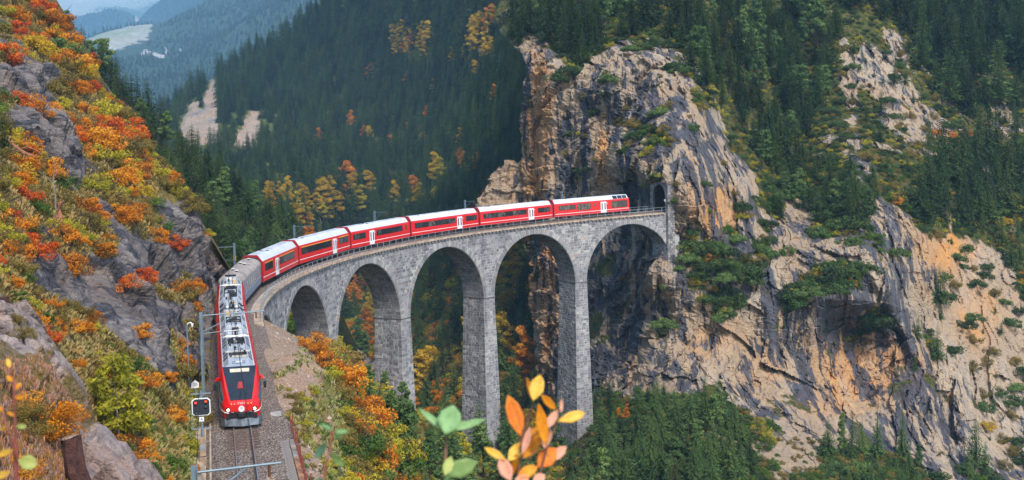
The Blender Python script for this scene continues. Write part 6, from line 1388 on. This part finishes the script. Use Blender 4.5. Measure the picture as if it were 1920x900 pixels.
P1, S1 = fpts('wooded_mountainside', [(240,262),(300,212),(350,178),(420,130),(480,96),(560,46),(620,6),(640,-40),(1000,-110),(1010,420),(780,460),(640,500),(540,520),(440,470),(330,330)], 2600, 8.8, (34, 60), 16, mv, (11, 22))
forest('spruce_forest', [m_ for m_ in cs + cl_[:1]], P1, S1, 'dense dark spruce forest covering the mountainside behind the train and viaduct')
P1, S1 = fpts('wooded_mountainside', [(300,200),(560,46),(1000,-60),(1010,420),(780,470),(560,500),(440,440)], 420, 16, (30, 46), 14, mv, (9, 16))
forest('light_spruce_forest', [m_ for m_ in cl_ + cla[:1]], P1, S1, 'lighter green conifers mixed through the mountainside forest')
fv = lambda x, y: atv('far_hill', x, y, 'veg') > .75
P1, S1 = fpts('far_hill', [(60,90),(140,85),(175,110),(240,112),(300,60),(345,18),(400,-4),(690,-160),(690,240),(330,330),(150,330),(60,250)], 6500, 3.6, (9, 15), 15, fv, (8, 20))
forest('far_forest', [m_ for m_ in (cs[0], cs[2], cl_[0])], P1, S1, 'hazy blue green forest covering the distant hill above the valley')
P1, S1 = fpts('far_hill', [(225,50),(262,44),(285,44),(290,52),(250,56),(180,64),(165,70),(160,64)], 40, 3, (10, 15), 16, None, (8, 20))
forest('meadow_edge_trees', [cs[0], cs[1]], P1, S1, 'row of small dark trees along the far meadow edge')
f2 = lambda x, y: atv('far_ridge', x, y, 'veg') > .6
P1, S1 = fpts('far_ridge', [(40,50),(108,44),(205,20),(262,36),(320,-6),(500,-120),(500,100),(60,140)], 3200, 3.2, (6, 10), 15, f2, (12, 30))
forest('far_ridge_forest', [cs[0], cs[2]], P1, S1, 'blue forest on the farthest wooded ridge')
for (nm, k), L in EXTRA.items():
    src = [m_ for m_ in KIND[k][0] if m_.name in SRC]
    forest(NAME[k] + '_thicket', src, [tuple(e['p']) for e in L], [e['sc'] for e in L], {'spruce': 'dark spruces', 'lspruce': 'lighter spruces'}.get(k, nm.replace('_', ' ') + 's') + ' filling in the smaller gaps of the forest and slopes')
def low(name, sheetname, poly, n, mind, kinds_, sc, test, label):
    pts = scatter(sheetname, poly, n, mind, test, 14); forest(name, [m_ for k_ in kinds_ for m_ in KIND[k_][0][:2] if m_.name in SRC], [tuple(at(sheetname, x, y)) for x, y in pts], rv.uniform(*sc, len(pts)), label)
low('undergrowth', 'cliff', [(940,-80),(1990,-80),(1990,700),(1700,640),(1250,640),(1040,200)], 5200, 5.2, ('mugo', 'gshrub', 'bshrub', 'yshrub'), (.3, .8), cv(.5), 'low scrub and heather under the trees above and on the cliff')
low('gorge_undergrowth', 'cliff', [(1110,740),(1400,740),(1460,790),(1560,830),(1740,860),(1740,1000),(1110,1000)], 1500, 6, ('mugo', 'gshrub', 'bshrub'), (.4, .9), cv(.5), 'low scrub at the foot of the cliff')
low('bank_undergrowth', 'embankment', [(600,665),(650,700),(760,780),(1160,840),(1160,1100),(640,1100),(650,860)], 1500, 8, ('gshrub', 'bshrub', 'yshrub', 'bshrub'), (.4, .9), None, 'low bushes under the trees on the gorge side')
low('valley_undergrowth', 'wooded_mountainside', [(600,490),(1010,420),(1010,860),(620,860)], 1600, 7, ('gshrub', 'bshrub', 'yshrub', 'oshrub'), (1.0, 2.4), mvt, 'bushes covering the valley floor behind the viaduct')
# grass and low growth on the near hillside
def tufts(name, sheetname, poly, n, size, mat_, label, test, tn=4):
    xs = np.array([p[0] for p in poly]); ys = np.array([p[1] for p in poly]); Q = []; T = []
    for _ in range(n):
        x, y = rv.uniform(xs.min(), xs.max()), rv.uniform(ys.min(), ys.max())
        if not inpoly(x, y, poly) or not test(x, y): continue
        p = at(sheetname, x, y) + rv.normal(0, .05, 3) * p_scale(y); s = size * rv.uniform(.5, 1.5); t0 = rv.uniform(.1, .9)
        for k in range(tn):
            a = rv.uniform(0, 6.28); d = np.array([cos(a), sin(a), 0]) * s; w2 = np.array([-sin(a), cos(a), 0]) * s * .25
            Q.append([p - w2 - [0, 0, .05], p + w2 - [0, 0, .05], p + d * .5 + w2 * .6 + [0, 0, s * .8], p + d * .9 + [0, 0, s * rv.uniform(.6, 1.3)]]); T.append(np.clip(t0 + rv.normal(0, .1), 0, 1))
    tag(link(name, qmesh(name, np.array(Q), np.array(T)), mat_), label, 'grass', None, 'stuff')
p_scale = lambda y: 1.0
M['grass'] = leaf_mat('hillside_grass', [(.11, .14, .03), (.20, .22, .05), (.30, .27, .09), (.36, .29, .13)], 0, .2)
M['drygrass'] = leaf_mat('rusty_undergrowth', [(.13, .12, .03), (.24, .19, .06), (.33, .25, .10), (.36, .19, .06)], 0, .2)
tufts('hillside_grass', 'hillside', [(-20,-60),(66,0),(232,232),(396,540),(380,900),(-20,900)], 52000, .26, M['drygrass'], 'rusty and olive undergrowth between the hillside rocks', lambda x, y: atv('hillside', x, y, 'veg') > .45 and x < NR(y) - 2 and (y < 640 or x < 360 - (y - 640) * .1))
tufts('bank_grass', 'embankment', [(505,690),(580,650),(640,700),(760,800),(780,1000),(575,1000),(540,780)], 9000, .22, M['grass'], 'patchy grass on the dirt bank right of the track', lambda x, y: atv('embankment', x, y, 'veg') > .35)
tufts('foot_grass', 'hillside', [(300,640),(384,700),(366,900),(200,900),(230,780)], 9000, .20, M['grass'], 'green grass at the hillside foot beside the signal', lambda x, y: atv('hillside', x, y, 'veg') > .4 and x < NR(y) - 8)
# ------------------------------------------------------------------ close foreground: stump, snags, twigs with leaves
def fleaf(name, base, tip, w, mat_, parent, D, fold=.35, curl=.25, tw=0., Dt=None):
    """one leaf from base pixel to tip pixel, w wide (photo pixels at that distance), folded along its midrib"""
    A = W(base[0], base[1], D); B = W(tip[0], tip[1], Dt or D + .02); ax = B - A; L = np.linalg.norm(ax); ax /= L
    vd = (A + B) / 2; vd /= np.linalg.norm(vd); sd_ = np.cross(ax, vd); sd_ /= np.linalg.norm(sd_); nn = np.cross(sd_, ax)
    sd2 = sd_ * cos(tw) + nn * sin(tw); n2 = np.cross(sd2, ax); hw = w * D / F_PX / 2; V = []; F = []
    prof_ = [(0, .03), (.08, .28), (.22, .72), (.40, .98), (.58, 1.0), (.75, .80), (.9, .42), (1.0, .04)]
    for i, (f, q) in enumerate(prof_):
        jag = 1 + .05 * ((i % 2) * 2 - 1); c = A + ax * L * f + n2 * (curl * L * (f * (1 - f)))
        for u in (-1, -.5, 0, .5, 1): V.append(c + sd2 * hw * q * jag * u - n2 * hw * q * fold * abs(u) ** 1.3)
    n = len(prof_); 
    for i in range(n - 1):
        for j in range(4): F.append((i * 5 + j, i * 5 + j + 1, i * 5 + j + 6, i * 5 + j + 5))
    o = link(name, mkmesh(name, V, np.array(F), smooth=True), mat_, parent); md = o.modifiers.new('thickness', 'SOLIDIFY'); md.thickness = .0006; return o
def leafmat(name, a, b_, edge):
    k = NT(name); c = k.coord(); n = k.noise(c, 45., 5, .7); n2 = k.noise(c, 120., 5, .75)
    col = k.mix(k.rng(n, .35, .65), a, b_); col = k.mix(k.rng(n2, .55, .68, 0, .85), col, edge); return k.done(col, .55, k.bump(k.noise(c, 300., 3), .6, .002), 0, .35, .4)
ML_ = dict(o=leafmat('orange_leaf', (.80, .28, .015), (.85, .42, .03), (.45, .12, .02)), y=leafmat('golden_leaf', (.88, .52, .05), (.90, .60, .12), (.7, .3, .03)), p=leafmat('pinkish_leaf_back', (.74, .34, .20), (.80, .46, .32), (.6, .3, .2)), r=leafmat('red_orange_leaf', (.72, .16, .02), (.80, .30, .03), (.3, .06, .02)),
 g=leafmat('fresh_green_leaf', (.26, .46, .18), (.36, .58, .26), (.2, .34, .1)), d=leafmat('dark_green_leaf', (.17, .30, .08), (.30, .42, .14), (.2, .25, .06)), l=leafmat('lime_leaf', (.42, .48, .12), (.55, .58, .2), (.4, .35, .1)), b=leafmat('blue_green_leaf', (.22, .42, .26), (.28, .50, .32), (.1, .2, .1)))  # d is a darker green than g
M['redstem'] = simple('red_twig_bark', (.22, .05, .035), .6, 0, .3, 40.); M['brownstem'] = simple('brown_twig_bark', (.16, .07, .045), .7, 0, .3, 40.)
def twig(name, label, stems, leaves, D, mat_, cat='twig'):
    r = empty(name, tuple(W(*stems[0][0][0], D)), label=label, cat=cat); inv = Matrix.Translation(-Vector(r.location))
    for pts, r0, r1 in stems:
        o = MB().tube([tuple(W(x, y, D + .01 * i)) for i, (x, y) in enumerate(pts)], r0, 6, True, r1).build('stem', mat_, r, smooth=True); o.matrix_parent_inverse = inv
    for i, l in enumerate(leaves):
        b_, t_, w_, c = l[:4]; kw = l[4] if len(l) > 4 else {}
        o = fleaf('leaf', b_, t_, w_, ML_[c], r, D + .012 * (i % 5) - .02, **kw); o.matrix_parent_inverse = inv
    return r
twig('orange_twig', 'blurred twig of orange, gold and pink autumn leaves at the bottom centre',
 [([(968, 960), (972, 892), (979, 822), (1000, 757)], .0035, .0015), ([(1002, 960), (1012, 890), (1026, 838), (1047, 787)], .003, .0014), ([(979, 860), (985, 830), (1022, 800)], .0015, .001), ([(972, 892), (1000, 850), (1012, 835)], .0015, .001), ([(978, 830), (968, 800), (964, 785)], .0013, .0009)],
 [((1000, 751), (1013, 703), 29, 'y', dict(tw=.3)), ((1000, 753), (987, 707), 14, 'o', dict(tw=.8)), ((977, 818), (952, 741), 32, 'r', dict(fold=.7, tw=-.3)), ((978, 818), (961, 760), 14, 'p', dict(tw=.3, curl=.3)), ((1015, 740), (1042, 768), 15, 'o', {}), ((1010, 757), (1024, 834), 24, 'o', dict(tw=.4)), ((1014, 762), (1014, 800), 15, 'p', {}), ((1021, 806), (1047, 768), 17, 'p', {}),
  ((1045, 790), (1097, 774), 20, 'y', dict(curl=-.5)), ((976, 860), (1016, 800), 42, 'o', dict(tw=.2)), ((979, 852), (994, 800), 16, 'p', dict(tw=.5)), ((948, 862), (908, 839), 15, 'y', dict(curl=.4)), ((953, 864), (981, 830), 24, 'y', {}), ((1008, 876), (1042, 840), 34, 'r', {}), ((1030, 864), (1062, 837), 20, 'p', {}), ((958, 902), (937, 856), 26, 'p', {}),
  ((970, 894), (1008, 875), 22, 'o', {}), ((1052, 774), (1053, 748), 7, 'p', {}), ((1020, 842), (1030, 800), 20, 'p', dict(tw=.5)), ((1022, 800), (1008, 760), 12, 'r', {}), ((962, 912), (992, 892), 22, 'p', {}), ((998, 906), (1022, 890), 20, 'p', {}), ((968, 850), (962, 890), 14, 'o', {})], 2.2, M['brownstem'])
twig('green_sprig', 'blurred sprig of pale green leaves on a brown stem, left of the orange twig',
 [([(832, 960), (834, 900), (836, 812)], .0035, .002)],
 [((836, 814), (850, 760), 46, 'g', dict(tw=.25, fold=.25)), ((837, 808), (784, 765), 13, 'g', dict(curl=.5)), ((845, 806), (910, 786), 15, 'g', dict(curl=.5)), ((838, 814), (872, 790), 18, 'd', {}), ((834, 890), (894, 866), 34, 'd', dict(fold=.2, curl=.3)), ((834, 892), (846, 856), 20, 'l', {}), ((832, 905), (848, 876), 10, 'd', {})], 2.0, M['brownstem'])
twig('red_stemmed_sprig', 'very blurred small green leaves on a red stem before the dirt bank',
 [([(600, 960), (606, 896), (618, 840), (624, 806)], .0022, .0012)],
 [((624, 806), (600, 795), 8, 'g', dict(curl=.5)), ((627, 810), (655, 808), 9, 'g', dict(curl=.5)), ((627, 812), (642, 824), 9, 'g', {}), ((612, 830), (590, 860), 14, 'b', {}), ((620, 850), (646, 876), 15, 'd', {}), ((606, 896), (588, 912), 14, 'b', {})], 1.5, M['redstem'])
twig('leafy_twig', 'blurred red stem with yellow and lime leaves in the bottom left corner',
 [([(34, 960), (30, 880), (28, 790), (26, 724), (18, 690)], .004, .0015), ([(30, 860), (14, 800), (4, 770)], .002, .001)],
 [((34, 862), (70, 872), 28, 'l', {}), ((24, 843), (-12, 858), 12, 'y', {}), ((20, 884), (-14, 898), 14, 'y', {}), ((30, 800), (50, 800), 10, 'l', {}), ((26, 730), (40, 718), 9, 'o', {}), ((24, 716), (12, 704), 9, 'o', {}), ((18, 690), (14, 672), 9, 'y', {}), ((26, 745), (46, 745), 8, 'o', {}), ((6, 772), (-6, 760), 8, 'o', {}), ((12, 800), (0, 806), 8, 'y', {}), ((27, 780), (12, 772), 7, 'o', {})], 2.0, M['redstem'])
def snag(name, label, px, py, D, pts, r0, r1, mat_, n=10, extra=()):
    p = W(px, py, D); r = empty(name, tuple(p), label=label, cat='stump' if 'stump' in name else 'dead tree')
    b = MB(); rr = [r0 + (r1 - r0) * i / (len(pts) - 1) for i in range(len(pts))]; b.tube(pts, rr, n, True); o = b.build('trunk', mat_, r)
    V = [Vector(v.co) for v in o.data.vertices]
    for v in o.data.vertices: v.co = v.co + Vector(np.random.default_rng(int(abs(v.co.x * 977 + v.co.z * 311) * 10) % 9999).normal(0, r0 * .09, 3))
    for e in extra: MB().tube(e[0], e[1], 6, True, e[2]).build('branch', mat_, r)
    return r
M['stump'] = simple('dark_wet_stump_bark', (.085, .035, .028), .9, 0, .45, 9., .9); M['deadwood'] = simple('pale_dead_wood', (.34, .24, .18), .9, 0, .35, 4., .6); M['redwood'] = simple('reddish_dead_pine', (.36, .15, .08), .9, 0, .3, 3., .6)
st_ = snag('tree_stump', 'sawn dark red brown tree stump leaning on the rock at the bottom left', 152, 912, 13.6, [(.02, 0, -.25), (0, 0, .0), (-.05, 0, .2), (-.09, .02, .42), (-.12, .02, .585)], .155, .105, M['stump'], 14)
MB().tube([(-.122, .02, .586), (-.126, .02, .60)], .10, 14).build('sawn_face', M['deadwood'], st_)
snag('dead_trunk', 'pale orange broken trunk standing high on the left hillside', *((112, 424, 84.)), [(0, 0, -1), (0, 0, .6), (.06, 0, 1.7)], .36, .26, M['redwood'])
snag('dead_trunk', 'short dark stub standing at the left edge above the near outcrop', 9, 590, 24.5, [(0, 0, -.3), (0, 0, .1), (0, 0, .38)], .11, .09, M['stump'])
snag('dead_trunk', 'thin dark stub on the slate slabs right of centre of the hillside', 240, 612, 80, [(0, 0, -.5), (0, 0, .2), (.02, 0, .95)], .16, .13, M['stump'])
snag('bare_tree', 'bare grey sapling with forked twigs on the upper left hillside', 104, 402, 88, [(0, 0, -.6), (.05, 0, 1.2), (-.05, 0, 2.6), (.15, 0, 4.2)], .08, .03, M['birchbark'], 6, [([(-.02, 0, 2.3), (-.8, .2, 3.0), (-1.2, .2, 3.3)], .035, .012), ([(0, 0, 2.8), (.5, 0, 3.6), (.6, .1, 4.3)], .03, .01), ([(0, 0, 1.8), (.6, -.2, 2.3)], .03, .01)])
snag('fallen_trunk', 'fallen reddish trunk with bare roots lying on the upper left slate', 32, 290, 92, [(-.8, 0, 1.2), (-.2, 0, .7), (.6, 0, .15), (1.5, 0, -.2)], .16, .08, M['redwood'], 8, [([(.2, 0, .45), (.9, -.1, .6), (1.6, 0, .3), (2., 0, -.1)], .07, .03), ([(.5, 0, .2), (1.1, 0, -.3), (1.4, 0, -.8)], .06, .02)])
# growth on the near outcrop
KIND['nshrub'] = ([stuffmat(bush('leaves', 1.2, 1.5, 300 + i, 26, .055, 190, 1, .5), M[m_]) for i, m_ in enumerate(('orange_l', 'olive_l', 'orange_l'))], [stuffmat(twigs('twigs', 1.2, 1.6, 311, 26, .018), M['bark'])]); NAME['nshrub'] = 'autumn_shrub'
def near_shrub(px, py, hpx, label, v=0, sh='rock_outcrop'):
    p = at(sh, px, py); h = hpx * p[1] / F_PX / 1.6; r = bpy.data.objects.new('near_shrub', None); COL.objects.link(r); r.matrix_basis = Matrix.Translation(Vector(p)) @ Matrix.Rotation(px * .1, 4, 'Z') @ Matrix.Diagonal((h * 1.1, h * 1.1, h, 1)); tag(r, label, 'shrub')
    for me in (KIND['nshrub'][0][v], KIND['nshrub'][1][0]): o = bpy.data.objects.new(me.name.split('.')[0], me); COL.objects.link(o); o.parent = r
near_shrub(78, 800, 100, 'orange and olive twiggy shrub on the near outcrop above the stump', 0)
near_shrub(50, 815, 70, 'olive brown shrub left of the orange one on the near outcrop', 1)
near_shrub(100, 815, 60, 'low orange shrub touching the stump side of the near outcrop', 2)
near_shrub(30, 665, 30, 'olive grass clump on the pale near rock at the left edge', 1)
near_shrub(18, 640, 24, 'dark small clump at the left edge on the pale near rock', 1)
near_shrub(130, 900, 36, 'leafy orange growth at the foot of the stump', 0)
near_shrub(40, 900, 60, 'orange leafed low growth in the bottom left corner', 2)
ov = lambda x, y: atv('rock_outcrop', x, y, 'veg') > .35
tufts('leaf_litter', 'rock_outcrop', [(-60,700),(60,700),(130,780),(190,850),(180,1000),(-60,1000)], 16000, .022, leaf_mat('fallen_leaves', [(.30, .16, .12), (.42, .26, .22), (.50, .20, .05), (.16, .15, .04)], 0, .2), 'pinkish brown fallen leaves and grass on the near slope', ov)

# loose rubble on the dirt bank
N = 0; Vs = []
while N < 7000:
    x, y = rv.uniform(500, 680), rv.uniform(610, 960)
    if x > np.interp(y, [600, 700, 800, 960], [575, 610, 640, 680]): continue
    p = at('embankment', x, y) + np.array([0, 0, .02]); s_ = rv.uniform(.02, .06) * (1 + 2.0 * (rv.random() < .05)); Vs.append(p + tet * s_ * rv.uniform(.6, 1.4, (4, 1))); N += 1
Vs = np.array(Vs); I = np.arange(N)[:, None] * 4
tag(link('bank_rubble', mkmesh('bank_rubble', Vs.reshape(-1, 3), np.concatenate([I + np.array([[0, 1, 3]]), I + np.array([[1, 2, 3]]), I + np.array([[2, 0, 3]])])), simple('pale_rubble', (.40, .31, .26), .95, 0, .35, 6.)), 'loose pale stones lying on the dirt bank', 'gravel', None, 'stuff')
# ------------------------------------------------------------------ haze
hz = MB(); hz.box(-11000, 11000, -60, 17000, -96.5, 3400)
me = hz.mesh('haze'); ho = link('haze', me); tag(ho, kind='stuff')
hm = bpy.data.materials.new('valley_haze'); hm.use_nodes = True; t = hm.node_tree; t.nodes.clear()
pv = t.nodes.new('ShaderNodeVolumePrincipled'); oo = t.nodes.new('ShaderNodeOutputMaterial')
pv.inputs['Color'].default_value = (.36, .68, 1.0, 1); pv.inputs['Density'].default_value = 0.000100; pv.inputs['Anisotropy'].default_value = -0.2
t.links.new(pv.outputs[0], oo.inputs['Volume']); me.materials.append(hm)
